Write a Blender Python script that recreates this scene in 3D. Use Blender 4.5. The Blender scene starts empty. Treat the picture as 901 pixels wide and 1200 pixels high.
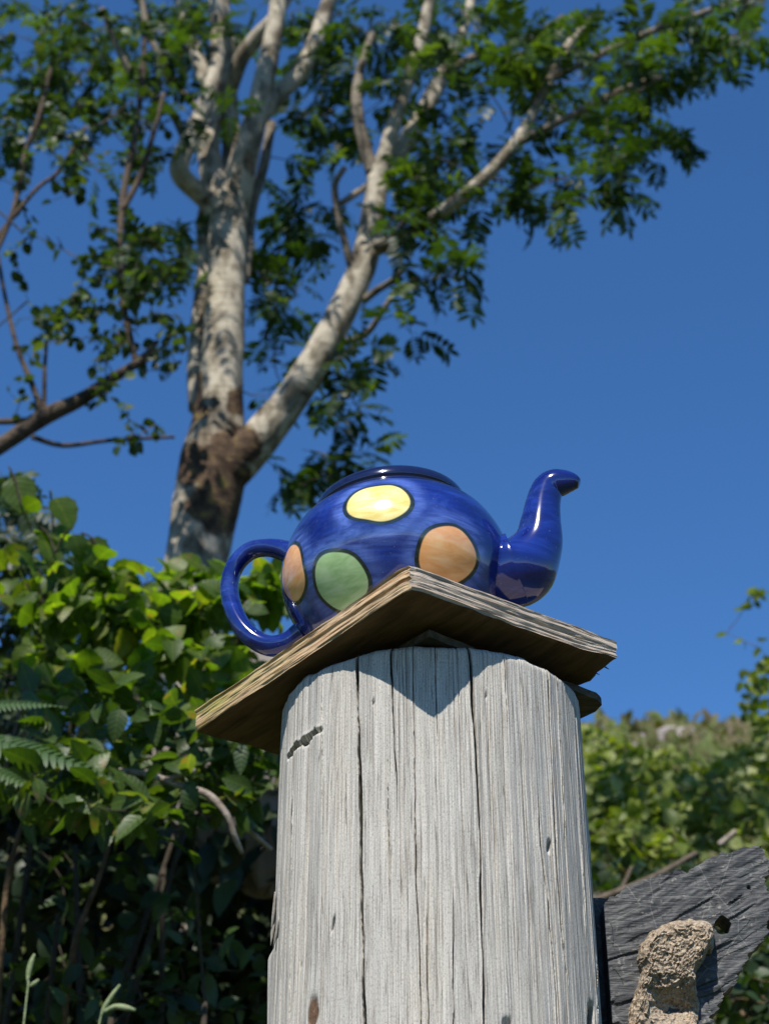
import bpy, math, random
import numpy as np
from mathutils import Vector, Matrix
from mathutils.bvhtree import BVHTree

random.seed(7)
rng = np.random.default_rng(7)
S = bpy.context.scene
COL = S.collection
R = math.radians

# ------------------------------------------------------------------ camera, sky, sun, exposure
F, PITCH, CZ = 1900.0, R(32), 1.0          # focal length in photo pixels, upward tilt, eye height
cam_d = bpy.data.cameras.new('camera')
cam_d.sensor_fit = 'VERTICAL'; cam_d.sensor_height = 36.0; cam_d.lens = F / 1200 * 36
cam_d.clip_start = 0.05; cam_d.clip_end = 3000
cam_d.dof.use_dof = True; cam_d.dof.focus_distance = 1.19; cam_d.dof.aperture_fstop = 11.3
cam_d.dof.aperture_blades = 7
cam = bpy.data.objects.new('camera', cam_d); COL.objects.link(cam)
cam.location = (0, 0, CZ); cam.rotation_euler = (R(90) + PITCH, 0, 0)
S.camera = cam

SUN_ELEV, SUN_AZ = R(51.0), R(15.5)        # sun behind the camera, a little to the left
to_sun = Vector((-math.sin(SUN_AZ) * math.cos(SUN_ELEV), -math.cos(SUN_AZ) * math.cos(SUN_ELEV), math.sin(SUN_ELEV)))
W = bpy.data.worlds.new('World'); S.world = W; W.use_nodes = True
nt = W.node_tree; bg = nt.nodes['Background']
sky = nt.nodes.new('ShaderNodeTexSky'); sky.sky_type = 'NISHITA'; sky.sun_disc = False
sky.sun_elevation = SUN_ELEV; sky.sun_rotation = R(180) + SUN_AZ
sky.altitude = 400; sky.air_density = 1.0; sky.dust_density = 0.0; sky.ozone_density = 10.0
hs = nt.nodes.new('ShaderNodeHueSaturation'); hs.inputs['Saturation'].default_value = 1.09; hs.inputs['Value'].default_value = 1.14
nt.links.new(sky.outputs[0], hs.inputs['Color']); nt.links.new(hs.outputs[0], bg.inputs[0]); bg.inputs[1].default_value = 0.10
sun_d = bpy.data.lights.new('sun', 'SUN'); sun_d.energy = 5.0; sun_d.angle = R(0.53); sun_d.color = (1.0, 0.955, 0.88)
sun = bpy.data.objects.new('sun', sun_d); COL.objects.link(sun)
sun.rotation_euler = to_sun.to_track_quat('Z', 'Y').to_euler(); sun.location = (-3, -8, 9)
S.view_settings.view_transform = 'Standard'; S.view_settings.look = 'None'
S.view_settings.exposure = 0.48; S.view_settings.gamma = 1.0
S.cycles.max_bounces = 8; S.cycles.transmission_bounces = 4

# ------------------------------------------------------------------ small tools
def ray(px, py):
    u = (px - 450.5) / F; v = (600 - py) / F
    return Vector((u, math.cos(PITCH) - v * math.sin(PITCH), v * math.cos(PITCH) + math.sin(PITCH)))
def at(px, py, Y):                          # photo direction at forward distance Y -> place in the world
    d = ray(px, py); return Vector((0, 0, CZ)) + d * (Y / d.y)
def at_z(px, py, z):
    d = ray(px, py); return Vector((0, 0, CZ)) + d * ((z - CZ) / d.z)
def project(p):
    q = Vector(p) - Vector((0, 0, CZ))
    dz = q.y * math.cos(PITCH) + q.z * math.sin(PITCH)
    uz = -q.y * math.sin(PITCH) + q.z * math.cos(PITCH)
    if dz < 0.1: return (-999, -999, dz)
    return (450.5 + F * q.x / dz, 600 - F * uz / dz, dz)

def _h(ix, iy, iz, seed):
    n = (ix * 374761393 + iy * 668265263 + iz * 2147483647 + seed * 144665) & 0xFFFFFFFF
    n = ((n ^ (n >> 13)) * 1274126177) & 0xFFFFFFFF
    n = (n ^ (n >> 16)) & 0xFFFFFFFF
    return n.astype(np.float64) / 4294967295.0
def vn(x, y=0.0, z=0.0, seed=0):            # value noise, 0..1
    x, y, z = np.broadcast_arrays(np.asarray(x, float), np.asarray(y, float), np.asarray(z, float))
    fx, fy, fz = np.floor(x), np.floor(y), np.floor(z)
    ix, iy, iz = fx.astype(np.int64), fy.astype(np.int64), fz.astype(np.int64)
    tx, ty, tz = x - fx, y - fy, z - fz
    tx = tx * tx * (3 - 2 * tx); ty = ty * ty * (3 - 2 * ty); tz = tz * tz * (3 - 2 * tz)
    def c(a, b, d): return _h(ix + a, iy + b, iz + d, seed)
    l = lambda a, b, t: a + (b - a) * t
    return l(l(l(c(0,0,0), c(1,0,0), tx), l(c(0,1,0), c(1,1,0), tx), ty),
             l(l(c(0,0,1), c(1,0,1), tx), l(c(0,1,1), c(1,1,1), tx), ty), tz)
def fbm(x, y=0.0, z=0.0, seed=0, oct=4):
    s = 0; a = 0.5
    for k in range(oct):
        s = s + a * (vn(np.asarray(x) * 2**k, np.asarray(y) * 2**k, np.asarray(z) * 2**k, seed + 17 * k) - 0.5); a *= 0.5
    return s
def smooth(a, b, x):
    t = np.clip((np.asarray(x, float) - a) / (b - a), 0, 1); return t * t * (3 - 2 * t)

def mesh(name, verts, faces, mats=(), smooth_shade=True, uv=None, attrs=None, mat_idx=None):
    me = bpy.data.meshes.new(name)
    me.from_pydata([tuple(v) for v in verts], [], [tuple(f) for f in faces])
    for m in mats: me.materials.append(m)
    if smooth_shade: me.polygons.foreach_set('use_smooth', np.ones(len(me.polygons), bool))
    if mat_idx is not None: me.polygons.foreach_set('material_index', np.asarray(mat_idx, np.int32))
    li = np.empty(len(me.loops), np.int32); me.loops.foreach_get('vertex_index', li)
    if uv is not None:
        l = me.uv_layers.new(name='UVMap'); l.data.foreach_set('uv', np.asarray(uv, np.float32)[li].ravel())
    for k, a in (attrs or {}).items():
        at_ = me.attributes.new(k, 'FLOAT', 'POINT'); at_.data.foreach_set('value', np.asarray(a, np.float32))
    me.update(); return me
def link(name, me, parent=None, loc=None, kind=None):
    o = bpy.data.objects.new(name, me); COL.objects.link(o)
    if parent is not None: o.parent = parent
    if loc is not None: o.location = loc
    if kind: o['kind'] = kind
    return o
def tag(o, label, cat, group=None):
    o['label'] = label; o['category'] = cat
    if group: o['group'] = group
    return o
def thing(name, label, cat, loc=(0, 0, 0), group=None):
    o = bpy.data.objects.new(name, None); o.empty_display_size = 0.05; COL.objects.link(o); o.location = loc
    return tag(o, label, cat, group)

def catmull(pts, n):
    P = [np.asarray(p, float) for p in pts]
    P = [2 * P[0] - P[1]] + P + [2 * P[-1] - P[-2]]
    out = []
    for i in range(1, len(P) - 2):
        for k in range(n):
            t = k / n; a, b, c, d = P[i-1], P[i], P[i+1], P[i+2]
            out.append(0.5 * (2*b + (c-a)*t + (2*a-5*b+4*c-d)*t*t + (3*b-a-3*c+d)*t**3))
    out.append(P[-2]); return np.array(out)
def tube(pts, rad, sides=8, cap=True, bump=0.0, seed=0, flat=1.0, flat_axis=None):
    pts = np.asarray(pts, float); rad = np.asarray(rad, float); n = len(pts)
    T = np.gradient(pts, axis=0); T /= np.linalg.norm(T, axis=1)[:, None] + 1e-12
    ref = np.array([0.31, 0.9, 0.2]) if flat_axis is None else np.asarray(flat_axis, float)
    N = np.empty_like(T); prev = ref
    for i in range(n):
        v = prev - T[i] * (prev @ T[i]); l = np.linalg.norm(v)
        if l < 1e-5: v = np.cross(T[i], [1, 0, 0.3]); l = np.linalg.norm(v)
        N[i] = v / l; prev = N[i] if flat_axis is None else ref
    B = np.cross(T, N); a = np.linspace(0, 2*np.pi, sides, endpoint=False)
    rr = np.repeat(rad[:, None], sides, 1)
    P = pts[:, None, :] + (np.cos(a)[None, :, None] * N[:, None, :] * flat + np.sin(a)[None, :, None] * B[:, None, :]) * rr[..., None]
    if bump:
        q = P.reshape(-1, 3); f = bump / max(rad.max(), 1e-6)
        d = (fbm(q[:,0]*14, q[:,1]*14, q[:,2]*9, seed, 4) * 2 * bump).reshape(n, sides)
        P = P + (P - pts[:, None, :]) * d[..., None]
    V = P.reshape(-1, 3); Fc = []
    for i in range(n - 1):
        for k in range(sides):
            k2 = (k + 1) % sides
            Fc.append((i*sides+k, i*sides+k2, (i+1)*sides+k2, (i+1)*sides+k))
    if cap:
        Fc.append(tuple(range(sides - 1, -1, -1))); Fc.append(tuple((n-1)*sides + k for k in range(sides)))
    return V, Fc
class MB:
    def __init__(s): s.v = []; s.f = []; s.n = 0; s.t = []; s.u = []
    def add(s, V, Fc, tint=0.0, uv=None):
        V = np.asarray(V, float); s.u.append(np.zeros((len(V), 2)) if uv is None else uv); s.v.append(V); s.f += [tuple(i + s.n for i in f) for f in Fc]; s.n += len(V)
        s.t.append(np.full(len(V), tint))
    def mesh(s, name, mats, **k):
        return mesh(name, np.vstack(s.v), s.f, mats, uv=np.vstack(s.u), attrs={'tint': np.concatenate(s.t)}, **k)

# ------------------------------------------------------------------ materials
class NT:
    def __init__(s, name):
        s.m = bpy.data.materials.new(name); s.m.use_nodes = True; s.t = s.m.node_tree
        s.b = s.t.nodes['Principled BSDF']; s.out = s.t.nodes['Material Output']
    def n(s, typ, **k):
        o = s.t.nodes.new(typ)
        for a, v in k.items(): setattr(o, a, v)
        return o
    def l(s, a, b): s.t.links.new(a, b)
    def put(s, sock, v):
        if isinstance(v, bpy.types.NodeSocket): s.l(v, sock)
        else: sock.default_value = v
    def coord(s, kind='Object'): return s.n('ShaderNodeTexCoord').outputs[kind]
    def scale(s, vec, sc, loc=(0,0,0), rot=(0,0,0)):
        m = s.n('ShaderNodeMapping'); s.l(vec, m.inputs[0]); m.inputs[3].default_value = sc; m.inputs[1].default_value = loc; m.inputs[2].default_value = rot
        return m.outputs[0]
    def noise(s, vec, sc=5, det=4, rough=0.55, dist=0.0):
        o = s.n('ShaderNodeTexNoise'); s.l(vec, o.inputs['Vector']); o.inputs['Scale'].default_value = sc
        o.inputs['Detail'].default_value = det; o.inputs['Roughness'].default_value = rough; o.inputs['Distortion'].default_value = dist
        return o.outputs['Fac']
    def vor(s, vec, sc=5, feat='F1'):
        o = s.n('ShaderNodeTexVoronoi', feature=feat); s.l(vec, o.inputs['Vector']); o.inputs['Scale'].default_value = sc
        return o.outputs['Distance']
    def ramp(s, fac, stops):
        o = s.n('ShaderNodeValToRGB'); s.l(fac, o.inputs[0]); el = o.color_ramp.elements
        while len(el) < len(stops): el.new(0.5)
        for e, (p, c) in zip(el, stops):
            e.position = p; e.color = (c, c, c, 1) if isinstance(c, (int, float)) else (*c, 1)
        return o.outputs[0]
    def mix(s, fac, a, b, blend='MIX'):
        o = s.n('ShaderNodeMix', data_type='RGBA', blend_type=blend)
        s.put(o.inputs[0], fac)
        for sk, v in ((o.inputs[6], a), (o.inputs[7], b)):
            s.put(sk, (*v, 1) if isinstance(v, tuple) and len(v) == 3 else v)
        return o.outputs[2]
    def math(s, op, a, b=0.0, clamp=False):
        o = s.n('ShaderNodeMath', operation=op, use_clamp=clamp); s.put(o.inputs[0], a); s.put(o.inputs[1], b); return o.outputs[0]
    def attr(s, name): return s.n('ShaderNodeAttribute', attribute_name=name).outputs['Fac']
    def bump(s, h, strength=0.5, dist=0.001):
        o = s.n('ShaderNodeBump'); s.l(h, o.inputs['Height']); o.inputs['Strength'].default_value = strength; o.inputs['Distance'].default_value = dist
        s.l(o.outputs[0], s.b.inputs['Normal']); return o.outputs[0]
    def base(s, c, rough=0.8, spec=0.3):
        s.put(s.b.inputs['Base Color'], (*c, 1) if isinstance(c, tuple) and len(c) == 3 else c)
        s.put(s.b.inputs['Roughness'], rough); s.b.inputs['Specular IOR Level'].default_value = spec
        return s.m

def m_post():
    t = NT('weathered_post_wood'); uv = t.coord('UV')
    g1 = t.noise(t.scale(uv, (620, 7, 1)), 1, 4, 0.62, 0.2)
    g2 = t.noise(t.scale(uv, (1500, 22, 1)), 1, 3, 0.6)
    g3 = t.noise(t.scale(uv, (45, 5, 1)), 1, 4, 0.55, 0.3)
    sp = t.noise(t.scale(uv, (1900, 520, 1)), 1, 2, 0.7)
    f1 = t.math('ABSOLUTE', t.math('SUBTRACT', t.noise(t.scale(uv, (170, 2.2, 1)), 1, 3, 0.6), 0.5))
    f2 = t.math('ABSOLUTE', t.math('SUBTRACT', t.noise(t.scale(uv, (380, 4.5, 1), loc=(3, 7, 0)), 1, 3, 0.6), 0.5))
    c = t.ramp(g1, [(0.28, (0.25, 0.235, 0.22)), (0.42, (0.45, 0.44, 0.42)), (0.60, (0.56, 0.55, 0.53)), (0.8, (0.65, 0.64, 0.615))])
    c = t.mix(t.ramp(g3, [(0.35, 0.35), (0.6, 0.0)]), c, (0.33, 0.34, 0.36))
    c = t.mix(t.ramp(g3, [(0.55, 0.0), (0.8, 0.4)]), c, (0.55, 0.50, 0.43))
    c = t.mix(t.ramp(g2, [(0.32, 0.75), (0.48, 0.0)]), c, (0.19, 0.175, 0.16))
    c = t.mix(t.ramp(f1, [(0.0, 0.85), (0.012, 0.0)]), c, (0.09, 0.08, 0.07))
    c = t.mix(t.ramp(f2, [(0.0, 0.6), (0.014, 0.0)]), c, (0.13, 0.115, 0.10))
    c = t.mix(t.ramp(sp, [(0.35, 0.65), (0.48, 0.0)]), c, (0.17, 0.16, 0.15))
    c = t.mix(t.ramp(sp, [(0.57, 0.0), (0.72, 0.4)]), c, (0.68, 0.67, 0.65))
    c = t.mix(1.0, c, (0.955, 0.915, 0.845), 'MULTIPLY')
    c = t.mix(t.attr('stain'), c, t.ramp(sp, [(0.3, (0.05, 0.03, 0.02)), (0.7, (0.2, 0.12, 0.075))]))
    t.bump(t.math('ADD', g2, sp), 0.55, 0.0006)
    return t.base(c, 0.9, 0.15)
def m_board():
    t = NT('weathered_board_wood'); uv = t.coord('UV')
    ln = t.noise(t.scale(uv, (14, 520, 1)), 1, 4, 0.6, 0.6)
    fi = t.noise(t.scale(uv, (90, 1700, 1)), 1, 3, 0.65)
    bl = t.noise(t.scale(uv, (22, 60, 1)), 1, 4, 0.55)
    warm = t.ramp(ln, [(0.27, (0.10, 0.055, 0.025)), (0.38, (0.36, 0.23, 0.12)), (0.52, (0.54, 0.40, 0.25)), (0.66, (0.36, 0.17, 0.07)), (0.8, (0.60, 0.49, 0.34))])
    grey = t.ramp(ln, [(0.27, (0.12, 0.085, 0.065)), (0.38, (0.34, 0.265, 0.205)), (0.55, (0.48, 0.40, 0.32)), (0.8, (0.56, 0.49, 0.41))])
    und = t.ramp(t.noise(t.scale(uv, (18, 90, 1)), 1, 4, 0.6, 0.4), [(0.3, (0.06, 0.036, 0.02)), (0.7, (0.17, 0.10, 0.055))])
    c = t.mix(t.attr('tone'), warm, grey)
    c = t.mix(t.ramp(fi, [(0.3, 0.7), (0.5, 0.0)]), c, (0.10, 0.07, 0.05))
    moss = t.math('MULTIPLY', t.attr('moss'), t.ramp(bl, [(0.38, 0.0), (0.62, 0.8)]))
    c = t.mix(moss, c, (0.30, 0.29, 0.07))
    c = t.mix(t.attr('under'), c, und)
    t.bump(t.math('ADD', ln, fi), 0.6, 0.0012)
    return t.base(c, 0.88, 0.15)
def m_shim():
    t = NT('dark_thin_board'); o = t.coord('Object')
    n = t.noise(t.scale(o, (30, 160, 160)), 1, 4)
    t.bump(n, 0.4, 0.001)
    return t.base(t.ramp(n, [(0.3, (0.03, 0.025, 0.02)), (0.7, (0.11, 0.09, 0.065))]), 0.9, 0.15)
def m_glaze():
    t = NT('cobalt_glaze'); o = t.coord('Object')
    sw = t.noise(t.scale(o, (9, 9, 34)), 1, 4, 0.6, 1.6)
    sw2 = t.noise(t.scale(o, (26, 26, 120)), 1, 3, 0.6, 1.2)
    bl = t.noise(t.scale(o, (18, 18, 26), loc=(4, 2, 1)), 1, 5, 0.65, 1.0)
    c = t.ramp(sw, [(0.30, (0.003, 0.007, 0.06)), (0.48, (0.006, 0.016, 0.145)), (0.64, (0.013, 0.036, 0.25)), (0.80, (0.06, 0.13, 0.44))])
    c = t.mix(t.ramp(sw2, [(0.40, 0.55), (0.6, 0.0)]), c, (0.005, 0.009, 0.10))
    c = t.mix(t.ramp(bl, [(0.55, 0.0), (0.72, 0.45)]), c, (0.05, 0.10, 0.36))
    c = t.mix(t.ramp(bl, [(0.28, 0.5), (0.42, 0.0)]), c, (0.004, 0.007, 0.07))
    c = t.mix(t.ramp(t.noise(o, 900, 1), [(0.765, 0.0), (0.79, 0.6)]), c, (0.45, 0.47, 0.55))
    h = t.math('MULTIPLY', t.attr('halo'), t.ramp(sw2, [(0.35, 0.2), (0.65, 0.9)]))
    c = t.mix(h, c, (0.10, 0.17, 0.50))
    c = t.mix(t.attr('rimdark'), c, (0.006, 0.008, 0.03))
    t.b.inputs['Coat Weight'].default_value = 0.6; t.b.inputs['Coat Roughness'].default_value = 0.03
    return t.base(c, 0.12, 0.5)
def m_spot(name, a, b, c2):
    t = NT(name); uv = t.coord('UV')
    sw = t.noise(t.scale(uv, (1.6, 4.5, 1), rot=(0, 0, 0.6)), 0.8, 3, 0.5, 0.8)
    c = t.ramp(sw, [(0.3, a), (0.52, b), (0.72, c2)])
    edge = t.attr('edge')
    c = t.mix(t.ramp(edge, [(0.62, 0.0), (0.80, 0.35)]), c, a)
    c = t.mix(t.ramp(edge, [(0.855, 0.0), (0.895, 1.0)]), c, t.ramp(sw, [(0.3, (0.008, 0.012, 0.015)), (0.7, (0.03, 0.045, 0.04))]))
    t.b.inputs['Coat Weight'].default_value = 0.6; t.b.inputs['Coat Roughness'].default_value = 0.03
    return t.base(c, 0.14, 0.5)
def m_slate():
    t = NT('dark_slate'); o = t.coord('Object')
    r = t.scale(o, (34, 34, 130), rot=(0, R(24), 0))
    n1 = t.noise(r, 1, 5, 0.65, 0.4); n2 = t.noise(o, 60, 5, 0.6); n3 = t.noise(t.scale(o, (60, 60, 420), rot=(0, R(24), 0)), 1, 3)
    c = t.ramp(n1, [(0.25, (0.015, 0.0155, 0.016)), (0.5, (0.037, 0.0375, 0.0385)), (0.75, (0.072, 0.072, 0.072))])
    c = t.mix(t.ramp(n2, [(0.52, 0.0), (0.72, 0.45)]), c, (0.14, 0.14, 0.135))
    c = t.mix(t.ramp(t.vor(t.scale(o, (30, 30, 22), rot=(0, R(-50), 0)), 1, 'DISTANCE_TO_EDGE'), [(0.0, 0.5), (0.014, 0.0)]), c, (0.17, 0.165, 0.15))
    c = t.mix(t.ramp(t.noise(o, 220, 2), [(0.64, 0.0), (0.72, 0.6)]), c, (0.22, 0.20, 0.17))
    t.bump(t.math('ADD', n3, n2), 0.7, 0.0015)
    return t.base(c, 0.6, 0.4)
def m_mortar():
    t = NT('sandy_mortar'); o = t.coord('Object')
    n = t.noise(o, 420, 4, 0.7); n2 = t.noise(o, 40, 4); v = t.vor(o, 330)
    c = t.ramp(n, [(0.28, (0.12, 0.085, 0.055)), (0.48, (0.36, 0.28, 0.20)), (0.62, (0.46, 0.38, 0.28)), (0.78, (0.62, 0.55, 0.44))])
    c = t.mix(t.ramp(v, [(0.10, 0.55), (0.25, 0.0)]), c, (0.13, 0.10, 0.075))
    c = t.mix(t.ramp(n2, [(0.5, 0.0), (0.7, 0.3)]), c, (0.30, 0.27, 0.23))
    t.bump(t.math('ADD', n, v), 0.9, 0.003)
    return t.base(c, 0.95, 0.1)
def m_bark(name, pale, mid, dark, moss, tex=1.0):
    t = NT(name); o = t.coord('Object')
    n = t.noise(t.scale(o, (13*tex, 13*tex, 7*tex)), 1, 6, 0.66, 0.4); l = t.noise(t.scale(o, (14, 14, 110)), 1, 3, 0.6)
    n2 = t.noise(t.scale(o, (5, 5, 3), loc=(3, 1, 8)), 1, 5, 0.6, 0.5)
    c = t.ramp(n, [(0.33, dark), (0.43, mid), (0.53, pale), (0.62, pale), (0.72, mid)])
    c = t.mix(t.ramp(l, [(0.32, 0.5), (0.45, 0.0)]), c, mid)
    c = t.mix(t.ramp(n2, [(0.55, 0.0), (0.66, 0.8)]), c, dark)
    st = t.math('ADD', t.math('MULTIPLY', t.attr('stain'), 1.0), t.math('SUBTRACT', t.noise(o, 16, 5, 0.65), 0.5))
    st = t.ramp(st, [(0.42, 0.0), (0.55, 1.0)])
    c = t.mix(st, c, t.ramp(t.noise(o, 28, 5, 0.6), [(0.35, (0.035, 0.022, 0.015)), (0.56, (0.10, 0.065, 0.042)), (0.68, moss), (0.76, (0.10, 0.065, 0.04))]))
    t.bump(t.math('ADD', n, l), 0.7, 0.012)
    return t.base(c, 0.9, 0.15)
def m_leaf(name, stops, trans=0.4, tcol=1.5, rough=0.5, veins=False):
    t = NT(name)
    rnd = 0.0 if name == 'bracken_cover' else t.n('ShaderNodeObjectInfo').outputs['Random']
    f = t.math('FRACT', t.math('ADD', t.attr('tint'), rnd))
    c = t.ramp(f, stops)
    uv = t.coord('UV'); sx = t.n('ShaderNodeSeparateXYZ'); t.l(uv, sx.inputs[0])
    ay = t.math('ABSOLUTE', sx.outputs[1]); vein = t.math('ABSOLUTE', t.math('SUBTRACT', t.math('FRACT', t.math('MULTIPLY', t.math('SUBTRACT', sx.outputs[0], t.math('MULTIPLY', ay, 0.75)), 7.0)), 0.5))
    c = t.mix(t.ramp(t.noise(uv, 5, 3), [(0.35, 0.45), (0.6, 0.0)]), c, t.mix(1.0, c, (0.55, 0.62, 0.5), 'MULTIPLY'))
    if veins:
        c = t.mix(t.ramp(vein, [(0.0, 0.55), (0.10, 0.0)]), c, t.mix(1.0, c, (1.7, 1.5, 1.3), 'MULTIPLY'))
        c = t.mix(t.ramp(ay, [(0.012, 0.7), (0.03, 0.0)]), c, t.mix(1.0, c, (2.0, 1.6, 1.5), 'MULTIPLY'))
        t.bump(vein, 0.3, 0.002)
        brown = t.math('MULTIPLY', t.ramp(t.noise(uv, 2.2, 4), [(0.60, 0.0), (0.68, 0.8)]), t.ramp(f, [(0.7, 0.0), (0.75, 1.0)]))
        c = t.mix(brown, c, (0.22, 0.13, 0.06))
    t.base(c, rough, 0.4)
    tr = t.n('ShaderNodeBsdfTranslucent')
    t.l(t.mix(1.0, c, (tcol * 1.15, tcol * 1.25, tcol * 0.25), 'MULTIPLY'), tr.inputs[0])
    mx = t.n('ShaderNodeMixShader'); mx.inputs[0].default_value = trans
    t.l(t.b.outputs[0], mx.inputs[1]); t.l(tr.outputs[0], mx.inputs[2]); t.l(mx.outputs[0], t.out.inputs[0])
    return t.m
def m_plain(name, a, b, sc=20, rough=0.9):
    t = NT(name); n = t.noise(t.coord('Object'), sc, 5, 0.6); t.bump(n, 0.5, 0.01)
    return t.base(t.ramp(n, [(0.3, a), (0.7, b)]), rough, 0.15)
def m_ground():
    t = NT('hillside_turf'); o = t.coord('Object')
    n = t.noise(o, 0.35, 8, 0.65); f = t.noise(o, 9, 5, 0.65)
    c = t.ramp(n, [(0.3, (0.03, 0.05, 0.012)), (0.48, (0.055, 0.085, 0.022)), (0.6, (0.10, 0.085, 0.035)), (0.72, (0.13, 0.09, 0.055))])
    c = t.mix(t.ramp(f, [(0.35, 0.6), (0.6, 0.0)]), c, (0.02, 0.028, 0.009))
    t.bump(f, 0.8, 0.1)
    return t.base(c, 0.95, 0.1)

M = {}
M['post'] = m_post(); M['board'] = m_board(); M['shim'] = m_shim(); M['glaze'] = m_glaze()
M['yellow'] = m_spot('yellow_spot_glaze', (0.62, 0.46, 0.10), (0.78, 0.66, 0.25), (0.86, 0.79, 0.45))
M['orange'] = m_spot('orange_spot_glaze', (0.76, 0.33, 0.11), (0.84, 0.43, 0.18), (0.86, 0.55, 0.29))
M['green'] = m_spot('green_spot_glaze', (0.30, 0.47, 0.20), (0.42, 0.60, 0.29), (0.56, 0.68, 0.42))
M['slate'] = m_slate(); M['mortar'] = m_mortar()
M['bark'] = m_bark('pale_grey_bark', (0.42, 0.37, 0.29), (0.19, 0.16, 0.115), (0.06, 0.047, 0.034), (0.20, 0.15, 0.04))
M['greybark'] = m_bark('grey_brown_bark', (0.20, 0.17, 0.13), (0.12, 0.10, 0.075), (0.05, 0.04, 0.03), (0.12, 0.10, 0.04))
M['darkbark'] = m_bark('dark_brown_bark', (0.10, 0.075, 0.055), (0.06, 0.045, 0.033), (0.03, 0.024, 0.02), (0.08, 0.08, 0.03))
M['twig'] = m_plain('twig_bark', (0.06, 0.045, 0.032), (0.15, 0.12, 0.09), 60)
M['deadwood'] = m_plain('dead_grey_wood', (0.14, 0.11, 0.085), (0.36, 0.31, 0.26), 50)
M['stemred'] = m_plain('brown_stem', (0.06, 0.038, 0.022), (0.15, 0.10, 0.06), 60)
M['rowan'] = m_leaf('rowan_leaf', [(0.0, (0.016, 0.034, 0.010)), (0.5, (0.028, 0.054, 0.012)), (0.8, (0.046, 0.085, 0.015)), (1.0, (0.10, 0.145, 0.024))], 0.42, 1.6)
M['alder'] = m_leaf('round_leaf', [(0.0, (0.022, 0.04, 0.012)), (0.5, (0.04, 0.07, 0.018)), (0.9, (0.07, 0.11, 0.03)), (1.0, (0.14, 0.17, 0.06))], 0.35, 1.4)
M['shadestem'] = m_plain('dark_stem', (0.025, 0.02, 0.014), (0.06, 0.048, 0.034), 60)
M['hazel'] = m_leaf('bright_bush_leaf', [(0.0, (0.045, 0.09, 0.012)), (0.5, (0.075, 0.125, 0.014)), (0.85, (0.11, 0.16, 0.016)), (1.0, (0.16, 0.19, 0.03))], 0.55, 1.9, 0.45, True)
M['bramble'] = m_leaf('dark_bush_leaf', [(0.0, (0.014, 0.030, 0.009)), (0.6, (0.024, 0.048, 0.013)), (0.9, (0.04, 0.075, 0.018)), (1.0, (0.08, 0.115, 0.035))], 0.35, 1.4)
M['hill'] = m_leaf('hill_shrub_leaf', [(0.0, (0.075, 0.11, 0.014)), (0.5, (0.15, 0.19, 0.022)), (0.85, (0.20, 0.235, 0.035)), (1.0, (0.28, 0.30, 0.13))], 0.4, 1.5)
M['midgreen'] = m_leaf('mid_green_leaf', [(0.0, (0.03, 0.06, 0.012)), (0.6, (0.05, 0.09, 0.016)), (0.9, (0.08, 0.125, 0.022)), (1.0, (0.13, 0.17, 0.05))], 0.42, 1.6, 0.45, True)
M['shade_leaf'] = m_leaf('shade_darkened_leaf', [(0.0, (0.010, 0.020, 0.007)), (0.7, (0.018, 0.034, 0.010)), (1.0, (0.04, 0.06, 0.018))], 0.2, 1.3)  # leaf colour darkened to stand in for deep shade in the undergrowth
M['fern'] = m_leaf('fern_frond', [(0.0, (0.05, 0.10, 0.03)), (1.0, (0.075, 0.135, 0.045))], 0.35, 1.3)
M['bracken'] = m_leaf('bracken_cover', [(0.0, (0.07, 0.10, 0.018)), (0.5, (0.10, 0.125, 0.024)), (0.8, (0.105, 0.095, 0.03)), (1.0, (0.11, 0.08, 0.045))], 0.25, 1.2, 0.7)
M['seed'] = m_plain('pale_seed_head', (0.15, 0.19, 0.09), (0.25, 0.29, 0.16), 80)
M['rock'] = m_plain('pink_grey_rock', (0.13, 0.11, 0.10), (0.31, 0.275, 0.255), 5)
M['ground'] = m_ground()

# ------------------------------------------------------------------ terrain
def hz(x, y):
    x = np.asarray(x, float); y = np.asarray(y, float)
    bank = 1.25 * smooth(1.7, 3.4, y)
    run = np.clip(y - 3.4, 0, None); crest = 38.0
    up = np.where(run < crest, run - run**2 / (2 * crest) * 0.16, crest * 0.92 - (run - crest) * 0.35)
    up = np.clip(up, -60, None)
    side = np.exp(-((x - 5.5) / 30.0) ** 2)
    near = smooth(6, 22, y)
    z = bank + 0.507 * up * (1 - near + near * (0.25 + 0.75 * side))
    z = z + fbm(x * 0.5, y * 0.5, 0, 5, 4) * 0.5 * smooth(1.6, 4, y) + fbm(x * 0.12, y * 0.12, 0, 9, 3) * 1.6 * smooth(8, 25, y)
    return np.where(y > 60, np.maximum(z, -2 + 0 * z), z)
def grade(lo, hi, a, b, step, far):
    c = list(np.arange(a, b + 1e-6, step)); s = step; v = b
    while v < hi: s *= 1.35; v += s; c.append(v)
    s = step; v = a; pre = []
    while v > lo: s *= 1.35; v -= s; pre.append(v)
    return np.array(pre[::-1] + c)
gx = grade(-900, 900, -14, 18, 0.5, 0); gy = grade(-900, 900, -2, 48, 0.4, 0)
GX, GY = np.meshgrid(gx, gy); GZ = hz(GX, GY)
V = np.stack([GX, GY, GZ], -1).reshape(-1, 3); nx = len(gx); ny = len(gy)
ii = (np.arange(ny - 1)[:, None] * nx + np.arange(nx - 1)[None, :]).ravel()
Fg = np.stack([ii, ii + 1, ii + nx + 1, ii + nx], 1)
g = link('ground', mesh('ground', V, Fg, [M['ground']]), kind='structure')

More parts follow.
